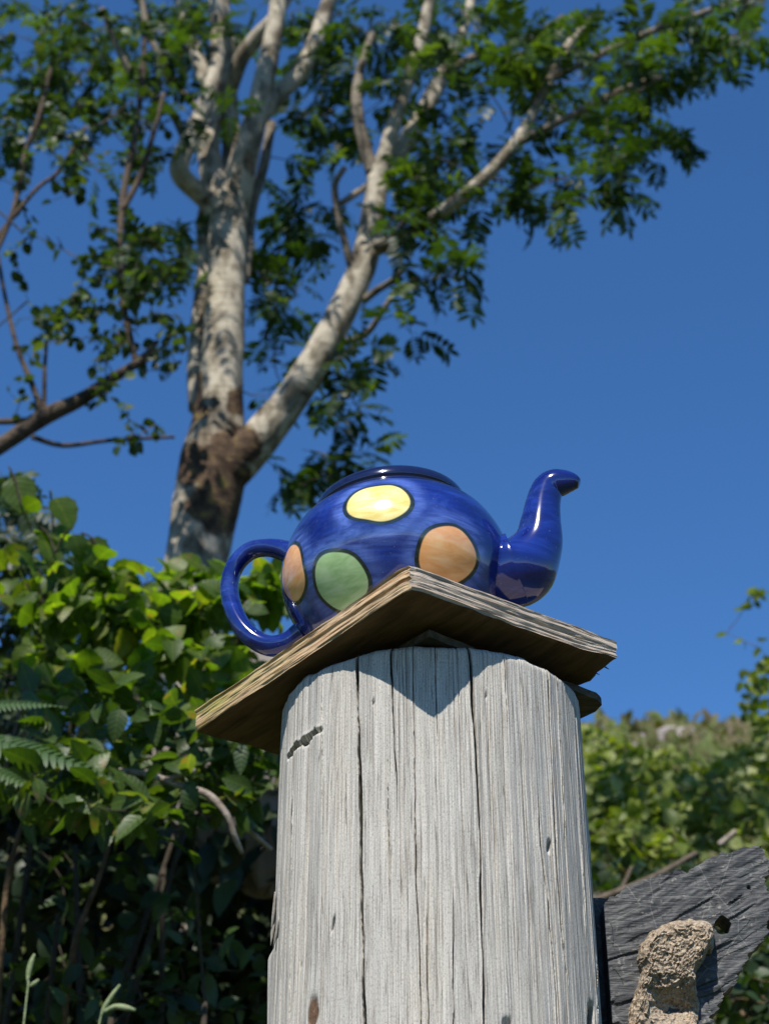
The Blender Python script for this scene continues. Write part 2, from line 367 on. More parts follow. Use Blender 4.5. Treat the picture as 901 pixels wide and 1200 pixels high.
# ------------------------------------------------------------------ wooden post
PC = Vector((0.0366, 1.178)); PR = 0.1172; PTOP = CZ + 0.549
def on_post(px, py):
    d = ray(px, py); a = d.x**2 + d.y**2; b = -2 * (d.x * PC.x + d.y * PC.y); c = PC.length_squared - PR**2
    disc = max(b*b - 4*a*c, 0); t = (-b - math.sqrt(disc)) / 2 / a; p = d * t
    return math.atan2(p.y - PC.y, p.x - PC.x), p.z + CZ
def build_post():
    fine = np.linspace(R(-192), R(12), 1240); rest = np.linspace(R(12), R(168), 90)[1:-1]
    A = np.concatenate([fine, rest]); na = len(A)
    Z = np.concatenate([[0, 0.4, 0.9, 1.15], np.linspace(1.22, PTOP - 0.003, 150), [PTOP]]); nz = len(Z)
    a, z = np.meshgrid(A, Z); u = a * PR
    r = np.full(a.shape, PR)
    cx, sx = np.cos(a), np.sin(a)
    r += fbm(cx * 2.5, sx * 2.5, z * 2, 3, 3) * 0.006
    fib = vn(u * 110, z * 2.2, 0, 11)
    r += (fib - 0.5) * 0.0011
    r += (vn(u * 330 + 0.6 * vn(z * 9, 0, 0, 4), z * 5, 0, 21) - 0.5) * 0.0009
    r += (vn(u * 900, z * 14, 0, 22) - 0.5) * 0.0005
    dep = np.zeros_like(r)
    cracks = [([(419, 762), (422, 900), (424.5, 1050), (428, 1200)], 1.25, 16, (1.0, 1.60)),
              ([(458, 757), (461, 850), (464, 905), (467, 990)], 0.62, 10, (1.43, 1.60)),
              ([(549, 754), (556, 860), (562, 960), (567, 1200)], 0.85, 12, (1.0, 1.60)),
              ([(640, 780), (645, 900), (650, 1000), (655, 1080), (664, 1150)], 0.8, 10, (1.30, 1.60)),
              ([(633, 990), (641, 1050), (648, 1130), (653, 1200)], 0.9, 10, (1.0, 1.44)),
              ([(652, 800), (660, 960), (664, 1050)], 0.45, 3, (1.40, 1.60)),
              ([(484, 760), (487, 960), (488, 1080)], 0.4, 4, (1.36, 1.60)),
              ([(378, 790), (379, 930), (378, 1010)], 0.45, 4, (1.42, 1.60)),
              ([(455, 920), (456, 1000), (457, 1110)], 0.4, 4, (1.35, 1.47)),
              ([(405, 980), (399, 1040)], 0.35, 3, (1.40, 1.47)),
              ([(510, 760), (513, 880)], 0.4, 4, (1.46, 1.60)),
              ([(590, 762), (594, 830)], 0.35, 3, (1.48, 1.60)),
              ([(486, 1010), (492, 1120), (493, 1190)], 0.4, 4, (1.0, 1.42)),
              ([(531, 1060), (531, 1190)], 0.4, 4, (1.0, 1.38)),
              ([(343, 930), (341, 1180)], 0.35, 3, (1.0, 1.48)),
              ([(500, 1100), (502, 1190)], 0.35, 3, (1.0, 1.36)),
              ([(672, 850), (684, 1080)], 0.5, 3, (1.33, 1.55)), ([(690, 990), (697, 1190)], 0.5, 3, (1.0, 1.46))]
    for pts, w, d, (z0, z1) in cracks:
        tz = sorted([on_post(*p)[::-1] for p in pts]); zz = np.array([q[0] for q in tz]); aa = np.array([q[1] for q in tz])
        sl = (aa[-1] - aa[0]) / max(zz[-1] - zz[0], 1e-4)
        ac = np.interp(Z, zz, aa) + np.where(Z < zz[0], (Z - zz[0]) * sl * 0.5, 0)
        ac = ac + (vn(Z * 60, 0, 0, int(w * 1000) + d) - 0.5) * 0.007 + (vn(Z * 200, 0, 0, d) - 0.5) * 0.0016
        fade = smooth(z0 - 0.001, z0 + 0.03, Z) * (1 - smooth(z1 - 0.03, z1 + 0.001, Z))
        wid = w * 0.00085 * (0.45 + 0.95 * vn(Z * 28, 0, 0, d + 5)) * (0.3 + 0.7 * fade)
        x = (a - ac[:, None]) * PR
        dep = np.maximum(dep, d * 0.002 * fade[:, None] * np.exp(-np.abs(x / wid[:, None]) ** 6))
        r += 0.0007 * fade[:, None] * np.exp(-((np.abs(x) - 1.6 * wid[:, None]) / (1.6 * wid[:, None])) ** 2)
    rs = np.random.default_rng(3)
    for k in range(70):
        a0 = rs.uniform(R(-180), R(0)); z0 = rs.uniform(1.25, 1.53); ln = rs.uniform(0.02, 0.12)
        x = (a - a0 - (z - z0) * rs.normal(0, 0.04)) * PR; w = rs.uniform(0.00025, 0.0005)
        dep = np.maximum(dep, rs.uniform(0.0006, 0.002) * np.exp(-np.abs(x / w) ** 2) * np.exp(-((z - z0) / ln) ** 4))
    # lifted fibre across the upper left side
    a1, z1 = on_post(336, 887); a2, z2 = on_post(383, 849)
    s = np.clip((a - a1) / (a2 - a1), -0.2, 1.2); line = z1 + (z2 - z1) * s + (vn(s * 9, 0, 0, 71) - 0.5) * 0.003
    inside = smooth(0, 0.12, s) * (1 - smooth(0.82, 1.0, s)); dz = line - z
    wv = 0.0046 * (0.5 + 0.7 * vn(s * 5, 0, 0, 5)) * np.sin(np.pi * np.clip(s, 0.03, 0.97)) ** 0.7 * (0.7 + 0.6 * vn(u * 900, 0, 0, 7)) + 0.0008
    dep = np.maximum(dep, 0.022 * inside * smooth(-0.0004, 0.0004, dz) * (1 - smooth(0.3, 1.0, dz / wv)))
    r += 0.0012 * inside * np.exp(-((dz + 0.0012) / 0.0016) ** 2)
    # knot low on the left, torn left edge, two nicks
    stain = np.zeros_like(r)
    ak, zk = on_post(367, 1188)
    kd = np.hypot((a - ak) * PR / 0.0062, (z - zk) / 0.0115) + (vn(u * 300, z * 200, 0, 8) - 0.5) * 0.5
    k = 1 - smooth(0.75, 1.1, kd); dep = np.maximum(dep, 0.0016 * k * (0.3 + 1.2 * vn(u * 500, z * 300, 0, 2))); stain = np.maximum(stain, k)
    r += 0.0006 * np.exp(-((kd - 1.5) / 0.6) ** 2)
    ae, ze = on_post(322, 1080)
    tear = np.exp(-((a - ae) * PR / 0.010) ** 2) * np.exp(-((z - ze) / 0.016) ** 4)
    dep = np.maximum(dep, 0.006 * tear * (0.3 + 0.9 * vn(u * 500, z * 40, 0, 6)))
    r += 0.004 * np.exp(-((a - ae + 0.03) * PR / 0.008) ** 2) * smooth(0.0, 0.012, ze - 0.016 - z) * (1 - smooth(0.02, 0.2, ze - z))
    for (px, py, wa, wz, d) in ((643, 991, 0.0016, 0.004, 0.006), (391, 1083, 0.0009, 0.005, 0.004), (352, 1131, 0.0009, 0.0012, 0.003), (438, 823, 0.0008, 0.002, 0.003), (570, 814, 0.0007, 0.002, 0.003), (594, 1199, 0.003, 0.0025, 0.006), (691, 1193, 0.0045, 0.009, 0.014)):
        aq, zq = on_post(px, py)
        dep = np.maximum(dep, d * np.exp(-(((a - aq) * PR - 0.25 * (z - zq)) / wa) ** 4 - ((z - zq) / wz) ** 4))
    r -= (0.002 + 0.005 * vn(u * 70, 0, 0, 91)) * smooth(PTOP - 0.007, PTOP, z) ** 2
    fr = smooth(0.05, 0.5, -sx) * 0.75
    ix, iy = -cx * (1 - fr), -sx * (1 - fr) + fr; il = np.hypot(ix, iy)
    V = np.stack([PC.x + r * cx + dep * ix / il, PC.y + r * sx + dep * iy / il, z], -1).reshape(-1, 3)
    i = np.arange(nz - 1)[:, None] * na; j = np.arange(na)[None, :]; j2 = (j + 1) % na
    Fq = np.stack([i + j, i + j2, i + na + j2, i + na + j], -1).reshape(-1, 4).tolist()
    c = len(V); V = np.vstack([V, [PC.x, PC.y, PTOP - 0.001]])
    Fq += [(c, (nz-1)*na + k, (nz-1)*na + (k+1) % na) for k in range(na)]
    UV = np.vstack([np.stack([u.ravel(), z.ravel()], 1), [0, 0]])
    V = V - np.array([PC.x, PC.y, 0])
    root = thing('wooden_post', 'thick round post of silver-grey weathered timber with long vertical cracks', 'post', (PC.x, PC.y, 0))
    link('shaft', mesh('post_shaft', V, Fq, [M['post']], uv=UV, attrs={'stain': np.append(stain.ravel(), 0)}), root)
    # torn slivers on the left edge
    for (pa, pb, w) in (((316, 1108), (322, 1062), 0.0016), ((317, 1092), (324, 1045), 0.0013), ((324, 1112), (328, 1075), 0.0012)):
        aa, za = on_post(*pa); ab, zb = on_post(*pb)
        P = []
        for t_ in np.linspace(0, 1, 7):
            an = aa + (ab - aa) * t_ ; rr = PR + 0.0006 + 0.004 * (1 - t_) ** 2 * 0.5
            P.append((rr * math.cos(an), rr * math.sin(an), za + (zb - za) * t_))
        v_, f_ = tube(P, w * np.array([0.15, 0.5, 0.9, 1, 1, 0.9, 0.6]), 6, bump=0.3)
        link('splinter', mesh('splinter', v_, f_, [M['post']], uv=v_[:, [0, 2]], attrs={'stain': np.full(len(v_), 0.25)}), root)
    return root
build_post()

# ------------------------------------------------------------------ the two boards on the post
BT = 0.0205
BN = np.array([0.0190, 1.0008, CZ + 0.5620])              # near bottom corner; the board leans up to the right
_B = np.array([-0.1522, 1.2068, CZ + 0.5440]) - BN; _C = np.array([0.1835, 1.1354, CZ + 0.5712]) - BN
L1, L2 = np.linalg.norm(_B), np.linalg.norm(_C); E1 = _B / L1; E3 = np.cross(_C, _B); E3 /= np.linalg.norm(E3); E2 = np.cross(E1, E3)
def board_z(x, y): return BN[2] - (E3[0] * (x - BN[0]) + E3[1] * (y - BN[1])) / E3[2]
def build_board():
    def axis(L, s): return np.linspace(0, L, int(L / s) + 1)
    a1, a2, a3 = axis(L1, 0.003), axis(L2, 0.003), np.linspace(0, BT, 29)
    V = []; Fc = []; uv = []; tone = []; und = []; moss = []
    def patch(P, Q, G, nrm, uvf, tn, un):
        base = sum(len(x) for x in V)
        V.append(G.reshape(-1, 3)); uv.append(uvf.reshape(-1, 2))
        n = P * Q; tone.append(np.full(n, tn)); und.append(np.full(n, un))
        i = np.arange(P - 1)[:, None] * Q; j = np.arange(Q - 1)[None, :]
        q = np.stack([i + j, i + j + 1, i + Q + j + 1, i + Q + j], -1).reshape(-1, 4) + base
        Fc.extend(q.tolist() if nrm > 0 else q[:, ::-1].tolist())
    def P3(s, t, h): return np.stack([s, t, h], -1)
    z0 = lambda a: np.zeros_like(a)
    s, h = np.meshgrid(a1, a3, indexing='ij')
    for tt, tn, sg in ((0, 0.0, -1), (L2, 0.5, 1)):
        patch(len(a1), len(a3), P3(s, z0(s) + tt, h), sg, np.stack([s, h + tt * 3], -1), tn, 0)
    t, h = np.meshgrid(a2, a3, indexing='ij')
    for ss, tn, sg in ((0, 1.0, 1), (L1, 0.6, -1)):
        patch(len(a2), len(a3), P3(z0(t) + ss, t, h), sg, np.stack([t + 5, h + ss * 3], -1), tn, 0)
    s, t = np.meshgrid(a1, a2, indexing='ij')
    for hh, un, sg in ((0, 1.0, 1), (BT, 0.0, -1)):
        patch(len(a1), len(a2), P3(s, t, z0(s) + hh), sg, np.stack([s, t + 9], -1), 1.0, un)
    V = np.vstack(V); uv = np.vstack(uv); tone = np.concatenate(tone); und = np.concatenate(und)
    s, t, h = V.T.copy()
    # ragged edges: displacement is a function of position, so patches stay welded
    def ridge(l, hh, sd): return (vn(l * 7, hh * 560 + 0.8 * vn(l * 12, 0, 0, sd + 3), 0, sd) - 0.5) * 0.0026 + (vn(l * 70, hh * 1000, 0, sd + 1) - 0.5) * 0.0010
    nf = (1 - smooth(0, 0.001, t)); d2 = ridge(s, h, 31) * nf
    nr = (1 - smooth(0, 0.001, s)); d1 = ridge(t, h, 41) * nr
    n3 = smooth(L2 - 0.001, L2, t); d2 = d2 + (fbm(s * 60, h * 100, 0, 3, 3) * 0.012) * n3
    n4 = smooth(L1 - 0.001, L1, s); d1 = d1 + (fbm(t * 40, h * 200, 0, 6, 3) * 0.004) * n4
    ed = np.minimum.reduce([s, t, L1 - s, L2 - t]); eh = np.minimum(h, BT - h)
    soft = np.exp(-(ed / 0.0018) ** 2) * np.exp(-(eh / 0.0018) ** 2)
    sgn = np.where(h > BT / 2, -1, 1)
    dh = sgn * soft * (0.0005 + 0.0014 * np.clip(vn(s * 45 + t * 70, t * 45, 0, 51) - 0.35, 0, 1))
    low = (h < BT / 2)
    chip = (np.exp(-((s - 0.0) / 0.012) ** 2) * np.exp(-((t - L2) / 0.03) ** 2))
    dh = dh + low * chip * 0.004 + fbm(s * 9, t * 9, 0, 77, 3) * 0.0008
    cr = np.exp(-((s / 0.006) ** 2 + (t / 0.006) ** 2)); d1 = d1 + 0.002 * cr; d2 = d2 + 0.002 * cr
    V = BN + np.outer(s + d1, E1) + np.outer(t + d2, E2) + np.outer(h + dh, E3)
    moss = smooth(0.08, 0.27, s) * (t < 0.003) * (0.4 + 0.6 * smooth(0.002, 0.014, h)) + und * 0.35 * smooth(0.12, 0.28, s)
    c = BN + E1 * L1 / 2 + E2 * L2 / 2
    o = link('square_board', mesh('square_board', V - c, Fc, [M['board']], smooth_shade=False, uv=uv, attrs={'tone': tone, 'under': und, 'moss': moss}), loc=c)
    o.data.validate()
    tag(o, 'thick brown weathered plank laid corner-forward on the post under the teapot', 'board')
    cs = BN + E2 * L2 + E1 * 0.012                        # fibres torn from the right-hand corner
    for k in range(3):
        q = cs + E1 * 0.011 * k + E3 * 0.002 - E2 * 0.002; e = q + E2 * random.uniform(0.002, 0.004) - E3 * random.uniform(0.002, 0.005) - E1 * 0.002
        v_, f_ = tube([q - c, (q + e) / 2 - c, e - c], [0.0007, 0.0005, 0.0002], 5)
        link('splinter', mesh('board_splinter', v_, f_, [M['shim']]), o)
build_board()
def build_shim():
    A = np.array(at_z(502, 742, CZ + 0.553)[:2]); B = np.array(at_z(714, 826, CZ + 0.553)[:2])
    d = B - A; L = np.linalg.norm(d); d /= L; n = np.array([-d[1], d[0]])
    su = np.linspace(0, L, 60); tv = np.linspace(0, 0.15, 40); V = []; Fc = []
    for hh in (0.5500, 0.5560):
        for i, s in enumerate(su):
            for j, t in enumerate(tv):
                w = 0.003 * (vn(s * 60, t * 60, 0, 4) - 0.5)
                rr = 0
                if i > 54 and j < 4: rr = 0.0006 * (i - 54) * (4 - j) * 0.4
                p = A + d * (s - rr) + n * (t + w * (j == 0) + rr)
                V.append((p[0], p[1], min(CZ + hh + 0.02 * (p[0] - 0.04), board_z(p[0], p[1]) - 0.0006 - (0.004 if hh < 0.553 else 0))))
    n1 = len(su) * len(tv); q = len(tv)
    for i in range(len(su) - 1):
        for j in range(q - 1):
            k = i * q + j; Fc.append((k, k + 1, k + q + 1, k + q)); Fc.append((n1 + k, n1 + k + q, n1 + k + q + 1, n1 + k + 1))
    rim = [i * q for i in range(len(su))] + [(len(su)-1) * q + j for j in range(1, q)] + [i * q + q - 1 for i in range(len(su)-2, -1, -1)] + [j for j in range(q-2, 0, -1)]
    for a, b in zip(rim, rim[1:] + rim[:1]): Fc.append((a, b, n1 + b, n1 + a))
    c = np.array([*(A + d * L / 2), CZ + 0.547])
    o = link('thin_board', mesh('thin_board', np.array(V) - c, Fc, [M['shim']], smooth_shade=False), loc=c)
    tag(o, 'thin dark board wedged between the grey post and the thick plank', 'board')
build_shim()

# ------------------------------------------------------------------ teapot
TX, TY = 0.0150, 1.133; TZ = board_z(TX, TY) + BT / E3[2] + 0.0004
PHI = R(14); SD = Vector((math.cos(PHI), -math.sin(PHI), 0)); SN = Vector((-math.sin(PHI), -math.cos(PHI), 0))
ROT = Vector(E3).to_track_quat('Z', 'Y').to_matrix()
def build_teapot():
    root = thing('teapot', 'lidless round cobalt-blue teapot painted with yellow, orange and green spots', 'teapot', (TX, TY, TZ))
    prof = catmull([(0.0, 0.002), (0.030, 0.002), (0.046, 0.001), (0.052, 0.0008), (0.057, 0.006), (0.071, 0.022), (0.083, 0.043), (0.0880, 0.064), (0.0855, 0.086), (0.0770, 0.106), (0.0670, 0.1165), (0.0618, 0.1205), (0.0596, 0.1222), (0.0600, 0.1240), (0.0609, 0.1260), (0.0603, 0.1300), (0.0588, 0.1335), (0.0565, 0.1350), (0.0545, 0.1335), (0.0540, 0.127), (0.0590, 0.114), (0.0720, 0.10), (0.0810, 0.065), (0.066, 0.024), (0.045, 0.006), (0.0, 0.004)], 5)
    prof[:, 0] = np.clip(prof[:, 0], 0, None); ns = 144; V = []
    th = np.linspace(0, 2*np.pi, ns, endpoint=False)
    for r, h in prof: V.append(np.stack([r * np.cos(th), r * np.sin(th), np.full(ns, h)], 1))
    V = np.vstack(V); V[:, 0] *= 1 + 0.006 * np.sin(2.0 * V[:, 2] / 0.05)
    V *= np.array([1.055, 1.055, 1.005]); Rm = np.array(Vector((0, 0, 1)).rotation_difference(Vector(E3)).to_matrix()); V = V @ Rm.T
    m = len(prof); i = np.arange(m - 1)[:, None] * ns; j = np.arange(ns)[None, :]; j2 = (j + 1) % ns
    Fc = np.stack([i + j, i + j2, i + ns + j2, i + ns + j], -1).reshape(-1, 4).tolist()
    bvh = BVHTree.FromPolygons([tuple(v) for v in V], Fc)
    o3 = Vector((TX, TY, TZ)); co = Vector((0, 0, CZ)) - o3
    spots = []
    for (px, py, rad, mk, lab) in ((443, 587, 0.0272, 'yellow', 'yellow painted spot'), (526, 650, 0.0262, 'orange', 'orange painted spot'), (398, 681, 0.0255, 'green', 'green painted spot'), (340, 672, 0.0245, 'orange', 'orange painted spot beside the handle')):
        hit, nrm, _, _ = bvh.ray_cast(co, ray(px, py).normalized())
        if hit is None: hit, nrm, _, _ = bvh.find_nearest(co + ray(px, py).normalized() * 1.3)
        spots.append((hit, nrm, rad, mk, lab))
    for (ang, h, mk, lab) in ((70, 0.085, 'yellow', 'yellow painted spot'), (115, 0.045, 'green', 'green painted spot'), (40, 0.045, 'orange', 'orange painted spot')):
        d = Vector((math.cos(R(ang)), math.sin(R(ang)), 0)); hit, nrm, _, _ = bvh.ray_cast(d * 0.3 + Vector((0, 0, h)), -d)
        spots.append((hit, nrm, 0.025, mk, lab))
    halo = np.zeros(len(V))
    for (c, n_, rad, mk, lab) in spots:
        dd = np.linalg.norm(V - np.array(c), axis=1); halo = np.maximum(halo, np.exp(-((dd - rad * 1.12) / 0.006) ** 2))
    hh = np.repeat(prof[:, 1], ns); idx = np.repeat(np.arange(m), ns)
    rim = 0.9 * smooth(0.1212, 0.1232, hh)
    link('body', mesh('teapot_body', V, Fc, [M['glaze']], attrs={'halo': halo, 'rimdark': np.clip(rim, 0, 1)}), root)
    for (c, n_, rad, mk, lab) in spots:
        up = Vector((0, 0, 1)); tx = up.cross(n_).normalized(); ty = n_.cross(tx).normalized()
        NR, NA = 14, 48; P = []; E = []; UVs = []
        sd = random.randint(0, 999)
        for k in range(NR + 1):
            for q in range(NA):
                an = 2 * math.pi * q / NA; wob = (1 + 0.045 * math.sin(2*an + sd) + 0.025 * math.sin(3*an + sd*2) + 0.02 * math.sin(5*an + sd)) * (1 - (0.17 * math.sin(an)**2 if lab.startswith('yellow') else 0))
                rr = rad * wob * k / NR
                p = c + tx * rr * math.cos(an) + ty * rr * math.sin(an)
                loc, nn, _, _ = bvh.find_nearest(p - n_ * (rr * rr / 0.18))
                P.append(loc + nn * (0.00045 - 0.0004 * (k / NR) ** 4)); E.append(k / NR); UVs.append((rr * math.cos(an) / rad, rr * math.sin(an) / rad))
        Fq = [(k*NA + q, k*NA + (q+1) % NA, (k+1)*NA + (q+1) % NA, (k+1)*NA + q) for k in range(NR) for q in range(NA)]
        s = link('painted_spot', mesh('painted_spot', P, Fq, [M[mk]], uv=UVs, attrs={'edge': E}), root); s['label'] = lab
    def on_plane(px, py):
        d = ray(px, py); k = (SN.dot(o3 - Vector((0, 0, CZ)))) / SN.dot(d); return Vector((0, 0, CZ)) + d * k - o3, k
    def swept(name, pts, flat, caph):
        P = []; rd = []
        for (x, y, r) in pts:
            p, k = on_plane(x, y); P.append(np.array(p)); rd.append(r * k / F)
        Q = catmull([np.append(p, r) for p, r in zip(P, rd)], 8)
        v_, f_ = tube(Q[:, :3], Q[:, 3], 40, flat_axis=np.array(SN), flat=flat, cap=caph, bump=0.035, seed=5)
        return v_, f_
    v_, f_ = swept('spout', [(556, 692, 22), (580, 679, 39), (601, 669, 45.5), (612, 664, 43.5), (622, 652, 36.5), (630.5, 634, 29), (633.5, 610, 23.5), (636, 590, 20.5), (641, 574, 18.8), (649, 567.5, 18), (659, 565.5, 15.8), (667, 565, 13), (673, 565.5, 10), (678, 566.5, 6)], 0.92, True)
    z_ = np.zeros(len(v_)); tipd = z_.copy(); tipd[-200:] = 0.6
    link('spout', mesh('teapot_spout', v_, f_, [M['glaze']], attrs={'halo': z_, 'rimdark': tipd}), root)
    v_, f_ = swept('handle', [(354, 656, 16), (337, 647, 13), (315, 642, 10.5), (293, 646, 10.5), (276, 663, 10.5), (269, 688, 10.5), (275, 718, 11), (290, 742, 11.5), (312, 756, 12), (336, 755, 13.5), (356, 744, 17)], 1.15, True)
    z_ = np.zeros(len(v_))
    link('handle', mesh('teapot_handle', v_, f_, [M['glaze']], attrs={'halo': z_, 'rimdark': z_}), root)
build_teapot()

# ------------------------------------------------------------------ slate slab with a lump of mortar
SY = 1.205
def build_slate():
    Y = SY
    def c3(l): return np.array([at(x, y, Y) for x, y in l])
    def arc(P, n, k=6):
        Q = catmull(P, k); s = np.r_[0, np.cumsum(np.linalg.norm(np.diff(Q, axis=0), axis=1))]; s /= s[-1]
        t = np.linspace(0, 1, n); return np.stack([np.interp(t, s, Q[:, q]) for q in range(3)], 1)
    NU, NV = 180, 340
    top = c3([(707, 1060), (711, 1055), (717, 1051), (724, 1047), (735, 1039), (760, 1030), (783, 1022), (795, 1018), (803, 1021), (832, 1005), (850, 1000), (880, 992), (892, 991)])
    right = c3([(892, 991), (898, 1003), (899, 1020), (897, 1035), (901, 1050), (903, 1070), (900, 1090), (889, 1108), (878, 1119), (872, 1132), (862, 1145), (856, 1158), (845, 1168), (838, 1184), (831, 1200), (824, 1228)])
    zl = right[-1]
    right = np.vstack([right, [(zl[0] - 0.006, Y, zl[2] - 0.05), (zl[0] + 0.01, Y, 0.8), (zl[0] + 0.02, Y, 0.4), (zl[0] + 0.0, Y, -0.02)]])
    left = np.vstack([c3([(707, 1060), (709, 1090), (712, 1130), (717, 1200)]), [(top[0][0] + 0.002, Y, 1.2), (top[0][0] + 0.002, Y, 0.7), (top[0][0] + 0.002, Y, -0.02)]])
    T = arc(top, NU); Rr = arc(right, 400); Ll = arc(left, 400)
    w = np.r_[np.linspace(0, 0.2, 300), np.linspace(0.2, 1, 41)[1:]]                      # dense near the top
    def at_w(C, wv): return np.stack([np.interp(wv, np.linspace(0, 1, 400), C[:, q]) for q in range(3)], 1)
    Rw, Lw = at_w(Rr, w), at_w(Ll, w)
    jag = (vn(w * 900, 0, 0, 3) - 0.5) * 0.004 + (vn(w * 260, 0, 0, 4) - 0.5) * 0.005; jag[0] = 0
    Rw[:, 0] += jag
    u = np.linspace(0, 1, NU)
    tj = (vn(u * 60, 0, 0, 8) - 0.5) * 0.0025 + (vn(u * 22, 0, 0, 9) - 0.5) * 0.002; tj[0] = tj[-1] = 0
    T[:, 2] += tj
    Bt = Lw[-1] + (Rw[-1] - Lw[-1]) * u[:, None]
    P = ((1 - w)[:, None, None] * T[None] + w[:, None, None] * Bt[None] + (1 - u)[None, :, None] * Lw[:, None] + u[None, :, None] * Rw[:, None]
         - ((1 - w)[:, None, None] * ((1 - u)[None, :, None] * T[0] + u[None, :, None] * T[-1]) + w[:, None, None] * ((1 - u)[None, :, None] * Bt[0] + u[None, :, None] * Bt[-1])))
    x, z = P[..., 0], P[..., 2]; ca, sa = math.cos(R(24)), math.sin(R(24))
    p, q = x * ca + z * sa, -x * sa + z * ca
    warp = q + 0.012 * fbm(p * 20, q * 20, 0, 2, 3)
    lay = vn(p * 30, warp * 200, 0, 61); lay2 = vn(p * 90, warp * 480, 0, 62); big = vn(p * 9, warp * 45, 0, 63)
    gash = smooth(0.70, 0.80, vn(p * 38, warp * 210, 0, 65)) * smooth(0.35, 0.6, fbm(x * 20, z * 20, 0, 66, 2) + 0.5)
    dy = -0.0009 * (lay - 0.5) - 0.0007 * (lay2 - 0.5) - 0.0020 * np.floor(big * 5) / 5 + 0.0018 * gash + fbm(x * 26, z * 26, 0, 64, 4) * 0.003
    um = np.broadcast_to(u[None, :], x.shape)
    edge = np.minimum((1 - um) * 1.0, 1) ; wr = np.broadcast_to(w[:, None], x.shape)
    dy = dy + 0.010 * (1 - smooth(0.0, 0.16, edge + 0.05 * (vn(z * 90, x * 60, 0, 5) - 0.5))) * smooth(0.10, 0.2, wr)
    lim = np.minimum(1, 1.0)
    P[..., 1] += dy * (1 - 0.0 * lim)
    # two chipped nicks
    for (hx, hy, rr) in ((877, 1040, 0.0018),):
        hp = at(hx, hy, Y); P[..., 1] += 0.004 * np.exp(-(np.hypot(x - hp.x, z - hp.z) / rr * 1.5) ** 4)
    V = P.reshape(-1, 3); i = np.arange(NV - 1)[:, None] * NU; j = np.arange(NU - 1)[None, :]
    Fq = np.stack([i + j, i + NU + j, i + NU + j + 1, i + j + 1], -1).reshape(-1, 4)
    hp = at(846, 1085, Y); cen = V[Fq].mean(1)
    def hole(v): return np.hypot((v[:, 0] - hp.x) / 0.0058, (v[:, 2] - hp.z) / 0.0080)
    keep = hole(cen) > 1
    used = np.unique(Fq[keep])
    gone = np.setdiff1d(np.unique(Fq[~keep]), []); rimv = np.intersect1d(gone, used); Fq = Fq[keep]
    hd = hole(V[rimv]); ang = np.arctan2(V[rimv, 2] - hp.z, V[rimv, 0] - hp.x); k_ = (1 + 0.10 * np.sin(2 * ang + 1) + 0.06 * np.sin(5 * ang)) / np.maximum(hd, 0.2)
    V[rimv, 0] = hp.x + (V[rimv, 0] - hp.x) * k_; V[rimv, 2] = hp.z + (V[rimv, 2] - hp.z) * k_
    root = thing('slate_slab', 'dark slate slab with a slanting broken top and round hole beside the post', 'slate', (0.2, SY, 0))
    def slabify(V, Fq, thick):                              # front sheet -> closed slab, rims bridged
        n = len(V); bk = V.copy(); bk[:, 1] = SY + thick + (vn(V[:, 0] * 60, V[:, 2] * 60, 0, 9) - 0.5) * 0.003
        E = {}
        for q in Fq.tolist():
            for a, b in zip(q, q[1:] + q[:1]): E[(a, b)] = 1
        Fc = Fq.tolist() + [[n + k for k in q[::-1]] for q in Fq.tolist()] + [[b, a, n + a, n + b] for (a, b) in E if (b, a) not in E]
        return np.vstack([V, bk]), Fc
    V2, F2 = slabify(V, Fq, 0.024)
    link('slab', mesh('slate', V2 - np.array([0.2, SY, 0]), F2, [M['slate']], smooth_shade=False), root)
    # a second, darker-lying leaf of slate behind the first, reaching in behind the post
    xs = np.linspace(0.118, 0.215, 40); zs = np.linspace(-0.02, 1, 60) ** 1.0
    tz = at(700, 1056, SY + 0.03).z + (vn(xs * 90, 0, 0, 12) - 0.5) * 0.004 + (xs - 0.16) * 0.05
    G2 = np.array([[(xs[j], SY + 0.026 + (vn(xs[j] * 50, tz[j] * k * 30, 0, 3)) * 0.003, -0.02 + (tz[j] + 0.02) * k) for j in range(40)] for k in np.linspace(1, 0, 60)]).reshape(-1, 3)
    i2 = np.arange(59)[:, None] * 40; j2 = np.arange(39)[None, :]
    Fb = np.stack([i2 + j2, i2 + 40 + j2, i2 + 40 + j2 + 1, i2 + j2 + 1], -1).reshape(-1, 4)
    V2, F2 = slabify(G2, Fb, 0.048); link('slab', mesh('slate_back', V2 - np.array([0.2, SY, 0]), F2, [M['slate']], smooth_shade=False), root)
    # mortar: a rough lump stuck on the face
    out = [(782, 1083), (800, 1080), (826, 1084), (835, 1096), (833, 1116), (825, 1128), (814, 1142), (814, 1156), (818, 1178), (816, 1200), (815, 1225), (770, 1240), (731, 1228), (734, 1200), (738, 1178), (744, 1160), (750, 1141), (745, 1126), (749, 1109), (764, 1092)]
    pts = c3(out); pts2 = catmull(np.vstack([pts, pts[:1]]), 6)[:-1]; cen = pts.mean(0)
    NA, NR = len(pts2), 42; rows = []
    s_ = np.linspace(0, 1, NR)
    for k in range(NR):
        rr = s_[k]; ring = cen + (pts2 - cen) * (1 - rr); rows.append(ring)
    G = np.array(rows); x, z = G[..., 0], G[..., 2]
    dome = np.sqrt(np.clip(np.linspace(0, 1, NR) / 0.22, 0, 1))[:, None] * np.ones((1, NA))
    ledge = at(780, 1165, Y).z
    up = 0.013 + 0.006 * smooth(ledge - 0.004, ledge + 0.012, z + 0.03 * (x - cen[0]) + 0.006 * fbm(x * 60, z * 20, 0, 3, 2)) - 0.0125 * np.exp(-((z - ledge + 0.011) / 0.008) ** 2) * smooth(-0.024, -0.006, x - cen[0])
